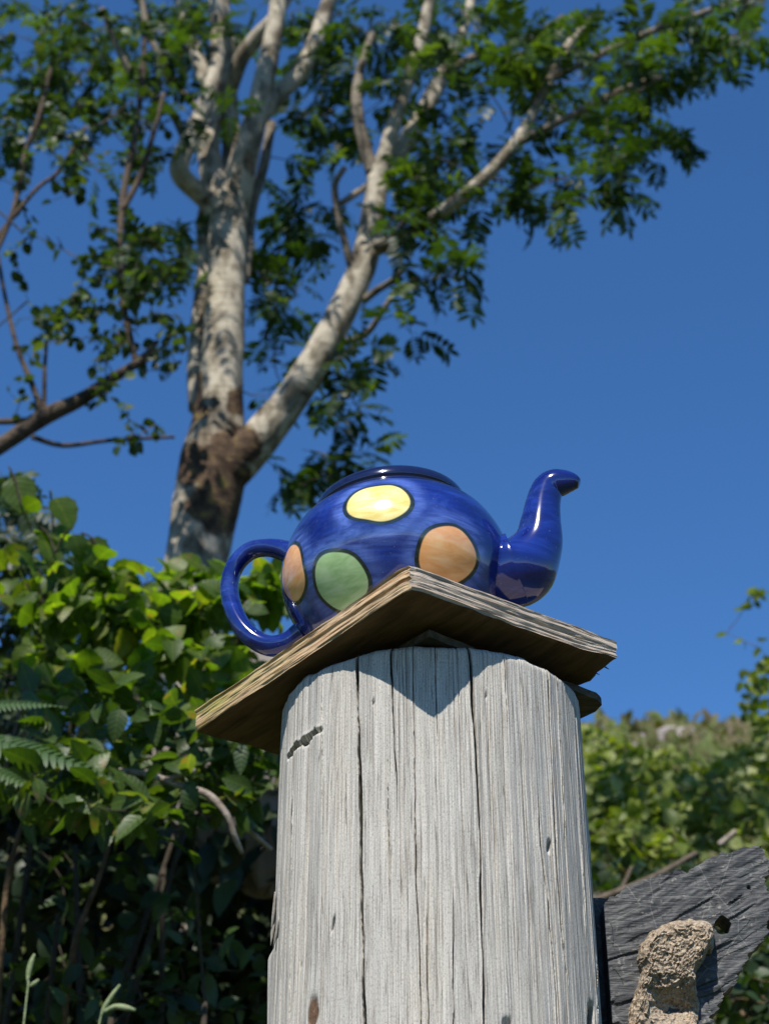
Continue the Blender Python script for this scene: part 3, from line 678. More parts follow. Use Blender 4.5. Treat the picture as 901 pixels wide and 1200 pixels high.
    y = 0.003 - dome * (up + fbm(x * 80, z * 80, 0, 12, 4) * 0.009 + np.abs(fbm(x * 300, z * 300, 0, 15, 3)) * 0.005 + fbm(x * 900, z * 900, 0, 16, 2) * 0.0055)
    G[..., 1] = SY + y - 0.004
    G[..., 0] += fbm(x * 200, z * 200, 0, 31, 3) * 0.006; G[..., 2] += fbm(x * 200, z * 200, 7, 33, 3) * 0.006
    V2 = G.reshape(-1, 3) - np.array([0.2, SY, 0])
    i = np.arange(NR - 1)[:, None] * NA; j = np.arange(NA)[None, :]; j2 = (j + 1) % NA
    F2 = np.stack([i + j, i + j2, i + NA + j2, i + NA + j], -1).reshape(-1, 4).tolist() + [tuple(range((NR-1)*NA, NR*NA))]
    m_ = link('mortar_lump', mesh('mortar_lump', V2, F2, [M['mortar']], smooth_shade=False), root)
    m_['label'] = 'lump of crumbly sand-coloured mortar'
    # dense subdivision for a gritty surface
    sd = m_.modifiers.new('grit', 'SUBSURF'); sd.subdivision_type = 'SIMPLE'; sd.levels = sd.render_levels = 1
build_slate()

# ------------------------------------------------------------------ leaves
def ovate(width=0.36, cup=0.10, curl=-0.18, point=0.85, teeth=0.0, ns=7, seed=0):
    rs = random.Random(seed); V = []; Fc = []
    for k in range(ns + 1):
        t = k / ns; w = width * (math.sin(math.pi * t ** point) ** 0.75 if 0 < t < 1 else 0.0)
        if teeth and 0 < k < ns: w *= 1 + teeth * (1 if k % 2 else -1)
        zc = curl * t * t + rs.uniform(-0.01, 0.01)
        V += [(t, w, zc + cup * w * 1.4), (t, 0, zc), (t, -w, zc + cup * w * 1.4 + rs.uniform(-0.02, 0.02))]
    for k in range(ns):
        a = 3 * k
        Fc += [(a + 1, a + 4, a + 3, a), (a + 2, a + 5, a + 4, a + 1)]
    p0 = len(V); V += [(-0.28, 0.012, 0.02), (-0.28, -0.012, 0.02), (0.02, -0.012, 0.0), (0.02, 0.012, 0.0)]; Fc.append((p0, p0+1, p0+2, p0+3))
    return np.array(V), Fc
def pinnate(pairs=6, seed=0):
    rs = random.Random(seed); V = []; Fc = []
    def leaflet(base, ang, L, w, droop):
        c, s = math.cos(ang), math.sin(ang); b = len(V); rl = rs.uniform(-0.5, 0.5)
        for (t, ww) in ((0, 0.0), (0.3, 0.9), (0.65, 0.95), (0.9, 0.45), (1.0, 0.0)):
            for sg in ((1, -1) if ww else (0,)):
                x, y = t * L, sg * ww * w
                V.append((base[0] + c * x - s * y, base[1] + s * x + c * y, base[2] - droop * t * t * L + y * rl * 0.8))
        Fc.extend([(b, b+2, b+1), (b+1, b+2, b+4, b+3), (b+3, b+4, b+6, b+5), (b+5, b+6, b+7)])
    crv = rs.uniform(-0.25, -0.05); bend = rs.uniform(-0.15, 0.15)
    def spine(t): return (t * 0.8, bend * t * t, crv * t * t)
    for k in range(8):
        p, q = spine(k / 8), spine((k + 1) / 8); b = len(V); h = 0.006
        V.extend([(p[0], p[1]+h, p[2]), (p[0], p[1]-h, p[2]), (q[0], q[1]-h, q[2]), (q[0], q[1]+h, q[2])]); Fc.append((b, b+1, b+2, b+3))
    for k in range(pairs):
        t = 0.28 + 0.70 * k / (pairs - 1); L = 0.30 * (0.8 + 0.35 * math.sin(math.pi * (k + 1) / (pairs + 1))) * rs.uniform(0.88, 1.1)
        for sg in (1, -1): leaflet(spine(t), sg * R(rs.uniform(58, 78)), L, L * 0.17, rs.uniform(0.1, 0.5))
    leaflet(spine(1.0), rs.uniform(-0.2, 0.2), 0.27, 0.05, 0.3)
    return np.array(V), Fc
def frond(seed=0):
    rs = random.Random(seed); V = []; Fc = []; n = 20
    def sp(t): return np.array((t, 0.08 * t * t, -0.28 * t * t))
    for k in range(10):
        p, q = sp(k / 10), sp((k+1) / 10); b = len(V)
        V.extend([p + (0, .006, 0), p - (0, .006, 0), q - (0, .006, 0), q + (0, .006, 0)]); Fc.append((b, b+1, b+2, b+3))
    for k in range(n):
        t = 0.12 + 0.87 * k / n; L = 0.15 * (math.sin(math.pi * min(1, (t + 0.12)) ** 0.9) ** 0.8 if t < 0.98 else 0.1) + 0.02
        for sg in (1, -1):
            c, s = math.cos(R(64)), sg * math.sin(R(64)); p = sp(t); b = len(V); w = 0.019
            for (tt, ww) in ((0, .8), (0.3, 1), (0.6, .8), (0.85, .5)):
                for g in (1, -1): V.append(p + np.array((c*tt*L - s*g*ww*w, s*tt*L + c*g*ww*w, -0.25*L*tt*tt)))
            V.append(p + np.array((c*L, s*L, -0.25*L)))
            Fc.extend([(b, b+2, b+3, b+1), (b+2, b+4, b+5, b+3), (b+4, b+6, b+7, b+5), (b+6, b+8, b+7)])
    return np.array(V), Fc
LEAF = {
    'pinnate': [pinnate(p, i) for i, p in enumerate((6, 7, 6, 5, 7, 6))],
    'round': [ovate(0.36 + 0.03 * i, 0.15, -0.15 - 0.05 * i, 0.9, 0.0, 5, i) for i in range(4)],
    'hazel': [ovate(0.38 + 0.04 * (i % 3), 0.12 + 0.1 * (i % 2), -0.12 - 0.10 * i, 0.72, 0.05, 9, 10 + i) for i in range(5)],
    'lance': [ovate(0.22 + 0.03 * i, 0.2, -0.2 - 0.1 * i, 0.85, 0.04, 7, 20 + i) for i in range(4)],
}
LEAF_ME = {}
def leaf_mesh(kind, i, mat):
    k = (kind, i, mat)
    if k not in LEAF_ME:
        V, Fc = LEAF[kind][i]
        LEAF_ME[k] = mesh(kind + '_leaf', V, Fc, [M[mat]], smooth_shade=True, uv=V[:, :2], attrs={'tint': np.zeros(len(V))})
    return LEAF_ME[k]
def frame(pos, d, nrm, size):
    d = np.asarray(d, float); d /= np.linalg.norm(d) + 1e-9
    n = np.asarray(nrm, float); n = n - d * (n @ d); l = np.linalg.norm(n)
    if l < 1e-4: n = np.cross(d, (1, 0, 0)); l = np.linalg.norm(n)
    n /= l; b = np.cross(n, d)
    m = np.eye(4); m[:3, 0] = d * size; m[:3, 1] = b * size; m[:3, 2] = n * size; m[:3, 3] = pos
    return m
def place_leaves(root, L, kind, mat, cap=300, name='leaf'):
    """L: list of 4x4 arrays in world space.  The ones that show largest become parts, the rest one joined part."""
    base = np.array(root.location); nv = len(LEAF[kind]); sc = []
    for m in L:
        x, y, d = project(m[:3, 3]); inf = -25 < x < 926 and -25 < y < 1225
        occ = (318 < x < 700 and y > 770)
        s = np.linalg.norm(m[:3, 0]) / max(d, 0.1); sc.append(s * (1.0 if inf else 0.02) * (0.1 if occ else 1.0))
    order = np.argsort(-np.array(sc)); mb = MB()
    for rank, i in enumerate(order):
        m = L[i].copy(); m[:3, 3] -= base; v = i % nv
        if rank < cap and sc[i] > 0.004:
            o = link(name, leaf_mesh(kind, v, mat), root); o.matrix_local = Matrix(m.tolist())
        else:
            V, Fc = LEAF[kind][v]; mb.add(V @ m[:3, :3].T + m[:3, 3], Fc, random.random(), V[:, :2])
    if mb.n: link('foliage', mb.mesh('foliage', [M[mat]], smooth_shade=True), root, kind='stuff')
def rnd3(s): return rng.normal(0, s, 3)

def grow(nodes, targets, twigs, r0, leafer, sag=0.05, maxseg=9):
    """connect each target to the nearest node of what has grown so far"""
    N = [np.asarray(n, float) for n in nodes]
    order = sorted(range(len(targets)), key=lambda i: min(np.linalg.norm(np.array(N[:400]) - targets[i], axis=1)))
    for i in order:
        t = np.asarray(targets[i], float); A = np.array(N); d = np.linalg.norm(A - t, axis=1)
        d = d + 0.35 * np.clip(A[:, 2] - t[2], 0, None); k = int(np.argmin(d)); s = A[k]; L = np.linalg.norm(t - s)
        if L < 0.02: continue
        n = max(3, min(maxseg, int(L / 0.06) + 2)); tt = np.linspace(0, 1, n)[:, None]
        side = rnd3(0.12) * L; P = s + (t - s) * tt + side * (np.sin(np.pi * tt)) + np.array([0, 0, sag * L]) * np.sin(np.pi * tt)
        rr = r0 * min(1.6, 0.55 + L) * np.linspace(1, 0.4, n)
        v_, f_ = tube(P, rr, 5, cap=False); twigs.add(v_, f_)
        for p in P[1:]: N.append(p)
        leafer(P, L)

# ------------------------------------------------------------------ rowan tree
def limb(px, Y0, sides=14, bump=0.10, seed=0):
    """px rows: x, y, width in the photo, forward-distance offset"""
    P = []; rd = []
    for row in px:
        x, y, w = row[:3]; off = row[3] if len(row) > 3 else 0
        p = at(x, y, Y0 + off); P.append(np.append(np.array(p), w / 2 * project(p)[2] / F))
    Q = catmull(P, 7)
    return Q[:, :3], Q[:, 3]
def build_rowan():
    Y0 = 4.40
    base = at(226, 700, Y0); bx, by = base.x, base.y; gz = float(hz(bx, by))
    root = thing('rowan_tree', 'tall pale-barked tree with a forked trunk and feathery leaves behind the teapot', 'tree', (bx, by, gz - 0.05))
    off = np.array(root.location); nodes = []
    def make(name, px, sides=16, bump=0.1, stain=None, extra=None, mat='bark'):
        P, r = limb(px, Y0)
        if extra is not None: P = np.vstack([extra[0], P]); r = np.r_[extra[1], r]
        v_, f_ = tube(P, r, sides, bump=bump, seed=len(nodes))
        st = np.zeros(len(v_))
        for (sx, sy, sr) in (stain or []):
            q = np.array([project(v)[:2] for v in v_]); st = np.maximum(st, np.exp(-(np.hypot(q[:, 0] - sx, q[:, 1] - sy) / sr) ** 2))
        link(name, mesh(name, v_ - off, f_, [M[mat]], attrs={'stain': st}), root)
        return P
    gb = np.array([[bx + 0.03, by + 0.02, gz - 0.1], [bx + 0.02, by, gz + 0.25], [bx + 0.01, by, gz + 0.6]])
    STN = [(225, 545, 30), (268, 545, 44), (240, 590, 26), (285, 520, 26), (222, 450, 22), (262, 600, 34), (282, 470, 20), (228, 480, 18)]
    T = make('trunk', [(228, 690, 78), (232, 645, 75), (242, 590, 78), (250, 545, 80), (254, 510, 66), (257, 470, 57), (261, 420, 50), (264, 360, 46), (266, 300, 44), (268, 262, 46), (272, 235, 42)], 28, 0.10, STN, (gb, [0.15, 0.125, 0.112]))
    NN = []
    NN += list(T[4:])
    limbs = [
        [(262, 262, 30), (244, 236, 26, -.03), (212, 204, 24, -.08), (218, 172, 22, -.1), (238, 130, 20, -.08), (250, 92, 18, -.05), (256, 45, 19), (252, -10, 17), (246, -70, 14)],
        [(262, 240, 34, .05), (248, 200, 30, .08), (246, 165, 24, .1), (252, 120, 18, .15), (240, 92, 17, .2), (229, 60, 17, .2), (216, 20, 16, .2), (206, -30, 12, .2)],
        [(274, 245, 38), (283, 205, 34, -.04), (294, 160, 29, -.08), (306, 110, 26, -.1), (317, 60, 23, -.12), (325, 10, 20, -.12), (330, -60, 17, -.1)],
        [(302, 140, 22, -.05), (325, 112, 22, 0), (350, 86, 21, .05), (366, 58, 20, .1), (378, 22, 18, .15), (392, -20, 14, .2)],
        [(270, 225, 28, .1), (272, 170, 24, .15), (268, 120, 22, .18), (266, 70, 21, .2), (260, 20, 20, .2), (262, -40, 16, .2)],
        [(268, 110, 18, .18), (282, 70, 19, .1), (300, 45, 18, .05), (322, 20, 15, .0), (345, -15, 12)],
        [(230, 480, 18, .02), (229, 430, 20, .03), (234, 370, 19, .05), (240, 310, 17, .06), (238, 258, 15, .06), (246, 220, 12, .08)],
        [(288, 330, 10, .02), (293, 280, 10, .04), (297, 240, 11, .05), (310, 190, 12, .08), (318, 145, 12, .1)],
        [(262, 560, 50, -.02), (288, 532, 50, -.04), (312, 505, 45, -.06), (345, 462, 39, -.08), (378, 408, 37, -.1), (402, 362, 35, -.1), (422, 318, 33, -.1), (432, 284, 31, -.1), (438, 245, 27, -.1), (442, 210, 25, -.1)],
        [(440, 222, 24, -.1), (450, 185, 20, -.12), (463, 140, 17, -.15), (478, 95, 16, -.16), (494, 45, 15, -.18), (506, -15, 12, -.2)],
        [(443, 215, 26, -.1), (464, 185, 24, -.06), (486, 150, 23, 0), (506, 112, 20, .05), (524, 75, 16, .1), (542, 35, 13, .15), (556, -15, 10, .2)],
        [(438, 205, 18, -.1), (427, 170, 15, -.1), (420, 140, 15, -.1), (418, 110, 13, -.1), (424, 75, 10, -.05), (436, 40, 8)],
        [(432, 292, 24, -.1), (462, 282, 17, -.16), (496, 262, 15, -.22), (534, 236, 15, -.28), (568, 208, 15, -.32), (600, 172, 14, -.35), (626, 130, 12, -.36), (646, 90, 12, -.36), (668, 50, 10, -.35), (700, 15, 8, -.35)],
        [(412, 315, 10, -.12), (402, 275, 9, -.15), (394, 238, 9, -.18), (393, 215, 8, -.2), (404, 196, 7, -.22)],
        [(397, 240, 8, -.17), (412, 230, 8, -.15), (430, 218, 8, -.1)],
        [(426, 352, 10, -.1), (442, 340, 9, -.13), (458, 330, 8, -.16), (474, 314, 6, -.2)],
        [(400, 402, 10, -.1), (428, 392, 8, -.14), (446, 368, 7, -.2), (462, 342, 6, -.24)],
        [(606, 168, 11, -.35), (640, 150, 10, -.4), (684, 128, 9, -.45), (730, 105, 8, -.5), (775, 90, 6, -.5)],
        [(640, 95, 10, -.36), (690, 70, 9, -.32), (750, 42, 8, -.3), (815, 18, 7, -.3), (880, -5, 6, -.3)],
        [(520, 85, 11, .1), (560, 65, 10, .12), (610, 50, 9, .15), (660, 20, 8, .2)],
        [(220, 168, 11, -.1), (200, 130, 10, -.15), (165, 100, 9, -.2), (140, 60, 8, -.25), (120, 10, 7, -.3)],
        [(236, 132, 9, -.08), (205, 95, 8, -.1), (175, 40, 8, -.12), (165, -10, 7, -.14)],
    ]
    for k, l in enumerate(limbs): NN += list(make('limb', l, 14 if l[0][2] > 15 else 8, 0.08, [(285, 520, 26), (262, 560, 40)] if k == 8 else None, None, 'bark' if max(r[2] for r in l[1:]) > 15 else 'greybark'))
    # sprays of pinnate leaves:   centre x, y, radius x, y, sprays, distance range
    cl = [(700, 40, 190, 50, 32, 3.7, 4.9), (560, 40, 95, 60, 24, 3.9, 5.0), (640, 110, 80, 70, 23, 3.8, 4.6), (745, 130, 75, 65, 25, 3.7, 4.5), (715, 205, 38, 28, 9, 3.8, 4.3), (820, 40, 70, 30, 14, 3.8, 4.6), (878, 22, 25, 35, 5, 3.9, 4.4),
          (560, 200, 80, 40, 16, 3.9, 4.4), (510, 262, 60, 28, 12, 3.9, 4.3), (515, 312, 32, 28, 7, 3.9, 4.2), (600, 240, 28, 30, 5, 3.9, 4.2), (655, 225, 30, 26, 5, 3.8, 4.2), (490, 150, 60, 60, 12, 4.2, 5.0), (470, 60, 60, 50, 16, 4.2, 5.0), (400, 50, 55, 45, 14, 4.3, 5.2),
          (365, 110, 50, 50, 10, 4.4, 5.2), (400, 160, 35, 35, 6, 4.4, 5.1), (345, 240, 38, 60, 15, 4.5, 5.2), (325, 340, 35, 60, 12, 4.5, 5.2), (345, 420, 40, 50, 8, 4.5, 5.2), (420, 420, 42, 40, 8, 4.1, 4.5), (478, 385, 22, 14, 2, 4.1, 4.3), (400, 470, 26, 28, 4, 4.2, 4.5), (395, 540, 60, 26, 8, 4.4, 5.0), (335, 560, 40, 26, 5, 4.4, 5.0),
          (180, 285, 45, 40, 15, 4.2, 4.7), (120, 60, 90, 60, 26, 4.0, 5.0), (60, 130, 70, 60, 16, 4.0, 4.8), (200, 40, 50, 50, 14, 4.0, 4.8), (130, 160, 60, 45, 9, 4.0, 4.6), (270, 30, 60, 40, 10, 4.4, 5.2), (335, 30, 45, 40, 9, 4.4, 5.2), (240, 110, 40, 50, 5, 4.0, 4.4), (30, 60, 40, 60, 8, 4.1, 4.8)]
    targets = []
    for (cx, cy, rx, ry, n, y0, y1) in cl:
        for _ in range(n):
            a, q = rng.uniform(0, 2*np.pi), math.sqrt(rng.uniform(0, 1)); targets.append(np.array(at(cx + rx*q*math.cos(a), cy + ry*q*math.sin(a), rng.uniform(y0, y1))))
    for _ in range(130):
        y = rng.uniform(2.7, 4.7); x = bx + rng.normal(0.1, 0.9); targets.append(np.array([x, y, 1.0 + 1.27 * y + 0.15 + rng.uniform(0, 1.2)]))
    tw = MB(); L = []
    def leafer(P, Ln):
        d = P[-1] - P[0]; d /= np.linalg.norm(d) + 1e-9
        m = 3 if Ln < 0.25 else 5
        for k in range(m):
            f = 1.0 - 0.6 * k / m; p = P[min(len(P) - 1, int(f * (len(P) - 1) + 0.5))]
            v = d * 0.5 + rnd3(0.65) + np.array([0, 0, -0.35]); 
            L.append(frame(p, v, np.array([0, -0.25, 1]) + rnd3(0.35), rng.uniform(0.11, 0.175)))
    grow(NN, targets, tw, 0.0042, leafer)
    tw.v = [v - off for v in tw.v]
    link('twigs', tw.mesh('twigs', [M['twig']]), root, kind='stuff')
    place_leaves(root, L, 'pinnate', 'rowan')
build_rowan()

# ------------------------------------------------------------------ round-leaved tree reaching in from the left
def build_left_tree():
    Y0 = 3.9
    bx, by = -1.75, 4.05; gz = float(hz(bx, by))
    root = thing('leaning_tree', 'dark-branched tree reaching in from the left with small round leaves', 'tree', (bx, by, gz - 0.05)); off = np.array(root.location)
    NN = []
    def make(name, P, r, sides=10):
        v_, f_ = tube(P, r, sides, bump=0.1); link(name, mesh(name, v_ - off, f_, [M['darkbark']], attrs={'stain': np.zeros(len(v_))}), root); NN.extend(list(P))
    j = np.array(at(-60, 555, Y0))
    P = catmull([(bx, by, gz - 0.1), (bx + 0.08, by, gz + 0.8), (bx + 0.25, by - 0.1, j[2] - 0.25), j], 6); make('trunk', P, np.linspace(0.085, 0.035, len(P)), 14)
    P = catmull([j, j + (-0.3, 0, 0.9), j + (-0.35, 0.1, 1.8), j + (-0.2, 0, 2.6)], 6); make('limb', P, np.linspace(0.035, 0.012, len(P)))
    for l in ([(-60, 555, 26), (0, 523, 20), (50, 490, 21), (95, 468, 17), (130, 445, 13), (165, 422, 9), (185, 400, 6)],
              [(50, 492, 9), (0, 494, 8), (-60, 492, 8)], [(52, 488, 9), (36, 445, 7), (20, 405, 6), (5, 340, 5), (-5, 280, 5)], [(52, 488, 6), (53, 430, 5), (56, 385, 4)],
              [(38, 512, 7), (75, 522, 6), (130, 516, 5), (205, 512, 4)], [(160, 426, 8), (146, 360, 8), (141, 300, 8), (143, 245, 8), (150, 200, 8), (160, 150, 7), (167, 90, 7), (170, 40, 6)],
              [(143, 248, 8), (165, 205, 7), (182, 150, 6), (192, 110, 5)], [(-20, 330, 6), (15, 250, 6), (30, 180, 6), (45, 140, 6), (60, 80, 5)], [(-20, 300, 6), (40, 225, 5), (70, 200, 5), (100, 150, 5)]):
        P, r = limb(l, Y0); make('limb', P, r, 8)
    P = catmull([np.array([bx + 0.1, by, gz + 1.0]), (-1.95, 3.3, 3.0), (-1.75, 2.2, 3.4), (-1.4, 1.2, 3.7), (-1.0, 0.55, 3.9)], 6); make('limb', P, np.linspace(0.05, 0.015, len(P)))  # limb overhead out of view, added to carry the shading leaves
    cl = [(120, 360, 70, 65, 50, 3.6, 4.2), (180, 320, 40, 50, 18, 3.7, 4.2), (60, 380, 50, 40, 14, 3.6, 4.2), (190, 400, 35, 45, 18, 3.7, 4.2), (160, 470, 40, 40, 9, 3.7, 4.1), (150, 520, 18, 20, 2, 3.8, 4.0), (20, 260, 28, 50, 6, 3.6, 4.1), (60, 215, 40, 25, 5, 3.6, 3.9),
          (130, 130, 90, 70, 24, 3.6, 4.1), (40, 170, 60, 60, 12, 3.6, 4.1), (90, 40, 90, 45, 18, 3.6, 4.2), (120, 290, 40, 30, 6, 3.7, 4.0), (25, 450, 30, 40, 4, 3.7, 4.0)]
    T = []; T_over = []
    for (cx, cy, rx, ry, n, y0, y1) in cl:
        for _ in range(n):
            a, q = rng.uniform(0, 2*np.pi), math.sqrt(rng.uniform(0, 1)); T.append(np.array(at(cx + rx*q*math.cos(a), cy + ry*q*math.sin(a), rng.uniform(y0, y1))))
    for _ in range(40): T.append(np.array([-1.9 + rng.normal(0, 0.4), 4.0 + rng.normal(0, 0.4), rng.uniform(3.4, 6.2)]))
    for _ in range(330): T.append(np.array([rng.uniform(-3.6, -1.35), rng.uniform(0.2, 3.4), rng.uniform(1.9, 5.2)]))  # out-of-view crown on the left, added to block skylight from the bush
    L = []; dirn = np.array(to_sun)
    for _ in range(520):                                    # unseen overhead leaves, added along the sun rays to shade the bank
        c = rng.uniform(2.30, 2.66); y = rng.uniform(0.35, 1.0); p = np.array([rng.uniform(-0.95, -0.06) - 0.277 * (2.1 - y), y, c + 1.28 * (2.1 - y)])
        if rng.uniform() < 0.10: T_over.append(p)
        L.append(frame(p, rnd3(1), np.array(dirn) + rnd3(0.4), rng.uniform(0.06, 0.09)))
    T += T_over
    tw = MB()
    def leafer(P, Ln):
        m = 5 if Ln < 0.15 else 8
        for k in range(m):
            p = P[min(len(P) - 1, int((0.25 + 0.75 * (k + 1) / m) * (len(P) - 1)))] + rnd3(0.008)
            v = (P[-1] - P[0]) / (Ln + 1e-6) * 0.5 + rnd3(0.7) + np.array([0, 0, -0.3])
            L.append(frame(p, v, np.array([0, -0.3, 1]) + rnd3(0.5), rng.uniform(0.026, 0.045) * (2.4 if P[-1][1] < 3.35 else 1)))
    grow(NN, T, tw, 0.003, leafer)
    tw.v = [v - off for v in tw.v]; link('twigs', tw.mesh('twigs', [M['twig']]), root, kind='stuff')
    def kept(m):                                            # prunes the added overhead leaves to shape where sun reaches the bush
        p = m[:3, 3]
        if p[1] > 2.05: return True
        c = p[2] - 1.28 * (2.1 - p[1]); x = p[0] + 0.277 * (2.1 - p[1])
        return x < -1.0 or 2.28 < c < 2.68 or c > 4.2 or rng.uniform() < 0.04
    L = [m for m in L if kept(m)]
    place_leaves(root, L, 'round', 'alder')
build_left_tree()

# ------------------------------------------------------------------ bushes
def bush(name, label, cat, base, clusters, kind, mat, size, per, cap=300, group=None, stem_mat='stemred', nstem=5, up=(-0.15, -0.95, 0.75), jit=0.4, facing=0.55, extra=(), twig_r=0.003, droop=-0.15):
    bx, by = base; gz = float(hz(bx, by)); root = thing(name, label, cat, (bx, by, gz), group); off = np.array(root.location)
    T = []
    for (cx, cy, rx, ry, n, y0, y1) in clusters:
        for _ in range(n):
            a, q = rng.uniform(0, 2*np.pi), math.sqrt(rng.uniform(0, 1)); p = np.array(at(cx + rx*q*math.cos(a), cy + ry*q*math.sin(a), rng.uniform(y0, y1)))
            g_ = float(hz(p[0], p[1])) + 0.03
            if p[2] < g_: p[2] = g_ + rng.uniform(0, 0.1)
            T.append(p)
    TT = np.array(T); NN = []
    for k in range(nstem):
        t = TT[rng.integers(len(TT))]; t = off + (t - off) * 0.75
        P = catmull([off + np.array([rng.normal(0, 0.06), rng.normal(0, 0.06), -0.05]), off + (t - off) * 0.4 + np.array([0, 0, 0.15]) + rnd3(0.05), t], 6)
        v_, f_ = tube(P, np.linspace(0.012, 0.004, len(P)), 7, bump=0.1); link('stem', mesh('stem', v_ - off, f_, [M[stem_mat]]), root); NN += list(P)
    tw = MB(); L = []
    def leafer(P, Ln):
        for k in range(per):
            p = P[min(len(P) - 1, int((0.3 + 0.7 * (k + 1) / per) * (len(P) - 1) + 0.5))] + rnd3(0.01)
            v = (P[-1] - P[0]) / (Ln + 1e-6) * 0.4 + rnd3(0.7) + np.array([0, 0, droop])
            L.append(frame(p, v, (np.array(up) if rng.uniform() < facing else np.array((-0.15, 0.35, 1.0))) + rnd3(jit), rng.uniform(*size)))
    grow(NN, T, tw, twig_r, leafer)
    for (ex, ey, eY, es) in extra:                          # single leaves that stand clear of the rest
        d = np.array((rng.uniform(0.2, 0.6), 0.1, -0.7)); d /= np.linalg.norm(d); c = np.array(at(ex, ey, eY))
        L.append(frame(c - d * es * 0.5, d, np.array((0.2, -1.0, 0.25)) + rnd3(0.2), es)); A = np.array(NN + [t for t in T]); k = np.argmin(np.linalg.norm(A - c, axis=1) + 2.0 * np.clip(A[:, 2] - c[2], 0, None))
        e = c - d * es * 0.75; v_, f_ = tube(catmull([A[k], (A[k] + e) / 2 + np.array((0, 0, 0.01)), e], 4), np.full(9, 0.002), 5, cap=False); tw.add(v_, f_)
    tw.v = [v - off for v in tw.v]; link('twigs', tw.mesh('twigs', [M[stem_mat]]), root, kind='stuff')
    place_leaves(root, L, kind, mat, cap)
    return root

bush('hazel_bush', 'sunlit yellow-green bush below the pale tree trunk, left of the teapot handle', 'bush', (-0.50, 2.75),
     [(200, 700, 130, 34, 50, 2.6, 3.0), (130, 745, 110, 45, 40, 2.5, 2.9), (250, 740, 70, 50, 26, 2.5, 2.95), (290, 690, 45, 30, 14, 2.55, 2.85), (215, 790, 80, 36, 22, 2.45, 2.75), (120, 690, 60, 30, 14, 2.5, 2.8), (90, 800, 80, 30, 14, 2.4, 2.6)],
     'hazel', 'hazel', (0.034, 0.060), 5, 300, nstem=5, stem_mat='shadestem')
bush('leafy_shoot', 'tall arching shoot with big round leaves against the sky at far left', 'shrub', (-0.80, 2.75),
     [(25, 590, 6, 4, 1, 2.5, 2.55), (45, 655, 30, 26, 5, 2.5, 2.7), (105, 650, 20, 16, 3, 2.5, 2.6), (60, 700, 50, 30, 7, 2.5, 2.7), (20, 700, 25, 50, 5, 2.5, 2.7)],
     'hazel', 'hazel', (0.045, 0.065), 2, 300, nstem=3, jit=0.5, up=(0, -0.8, 0.8), stem_mat='shadestem',
     extra=[(25, 580, 2.55, 0.085), (76, 600, 2.55, 0.07), (112, 648, 2.55, 0.065), (92, 640, 2.5, 0.05), (60, 640, 2.55, 0.06)])
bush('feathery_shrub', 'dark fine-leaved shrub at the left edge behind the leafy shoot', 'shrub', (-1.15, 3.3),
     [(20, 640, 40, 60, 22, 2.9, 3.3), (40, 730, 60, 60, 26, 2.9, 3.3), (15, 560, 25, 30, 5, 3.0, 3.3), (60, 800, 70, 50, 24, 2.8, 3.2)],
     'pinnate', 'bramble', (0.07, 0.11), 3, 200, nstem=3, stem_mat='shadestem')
bush('bramble_bush', 'mid-green bramble bush left of the post under the plank', 'bush', (-0.42, 2.45),
     [(230, 870, 100, 45, 34, 2.15, 2.5), (110, 850, 100, 50, 30, 2.15, 2.45), (280, 910, 50, 50, 18, 2.2, 2.5), (180, 935, 130, 30, 16, 2.12, 2.3), (70, 920, 70, 35, 24, 2.1, 2.3), (180, 950, 20, 12, 3, 2.1, 2.15)],
     'lance', 'midgreen', (0.035, 0.062), 4, 300, nstem=4, stem_mat='shadestem')
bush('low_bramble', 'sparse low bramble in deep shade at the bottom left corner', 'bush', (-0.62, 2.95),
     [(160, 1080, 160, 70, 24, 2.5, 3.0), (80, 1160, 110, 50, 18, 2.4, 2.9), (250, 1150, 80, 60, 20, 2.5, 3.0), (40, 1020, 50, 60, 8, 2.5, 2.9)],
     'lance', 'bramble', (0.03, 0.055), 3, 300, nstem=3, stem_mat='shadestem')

def build_fern(name, label, base, tips, size):
    root = thing(name, label, 'fern', base); off = np.array(base)
    for k, (p, d, n, s) in enumerate(tips):
        V, Fc = frond(k); m = frame(p, d, n, s); m[:3, 3] -= off
        o = link('frond', mesh('frond', V, Fc, [M['fern']], attrs={'tint': np.zeros(len(V))}), root); o.matrix_local = Matrix(m.tolist())
    return root
p0 = np.array(at(-60, 862, 2.2)); fb = np.array([p0[0] - 0.05, 2.22, float(hz(p0[0], 2.22))])
fr = []
def fp(x0, y0, x1, y1, Y): a = np.array(at(x0, y0, Y)); b = np.array(at(x1, y1, Y - 0.04)); return a, b - a, np.array([0, -0.75, 0.7]), np.linalg.norm(b - a) * 1.02
fr = [fp(-70, 860, 125, 868, 2.12), fp(-60, 835, 62, 800, 2.2), fp(30, 805, 48, 845, 2.3), fp(-60, 890, 50, 905, 2.2)]
ft = build_fern('fern', 'pale green fern frond stretching sideways in front of the dark bush', fb, fr, 0.3)
q = [np.array(f[0]) for f in fr]; mb = MB()
for s_ in q:
    P = catmull([fb, fb + (s_ - fb) * 0.55 + np.array([0.0, 0, 0.08]), s_], 5); v_, f_ = tube(P - fb, np.full(len(P), 0.003), 5); link('stalk', mesh('stalk', v_, f_, [M['stemred']]), ft)

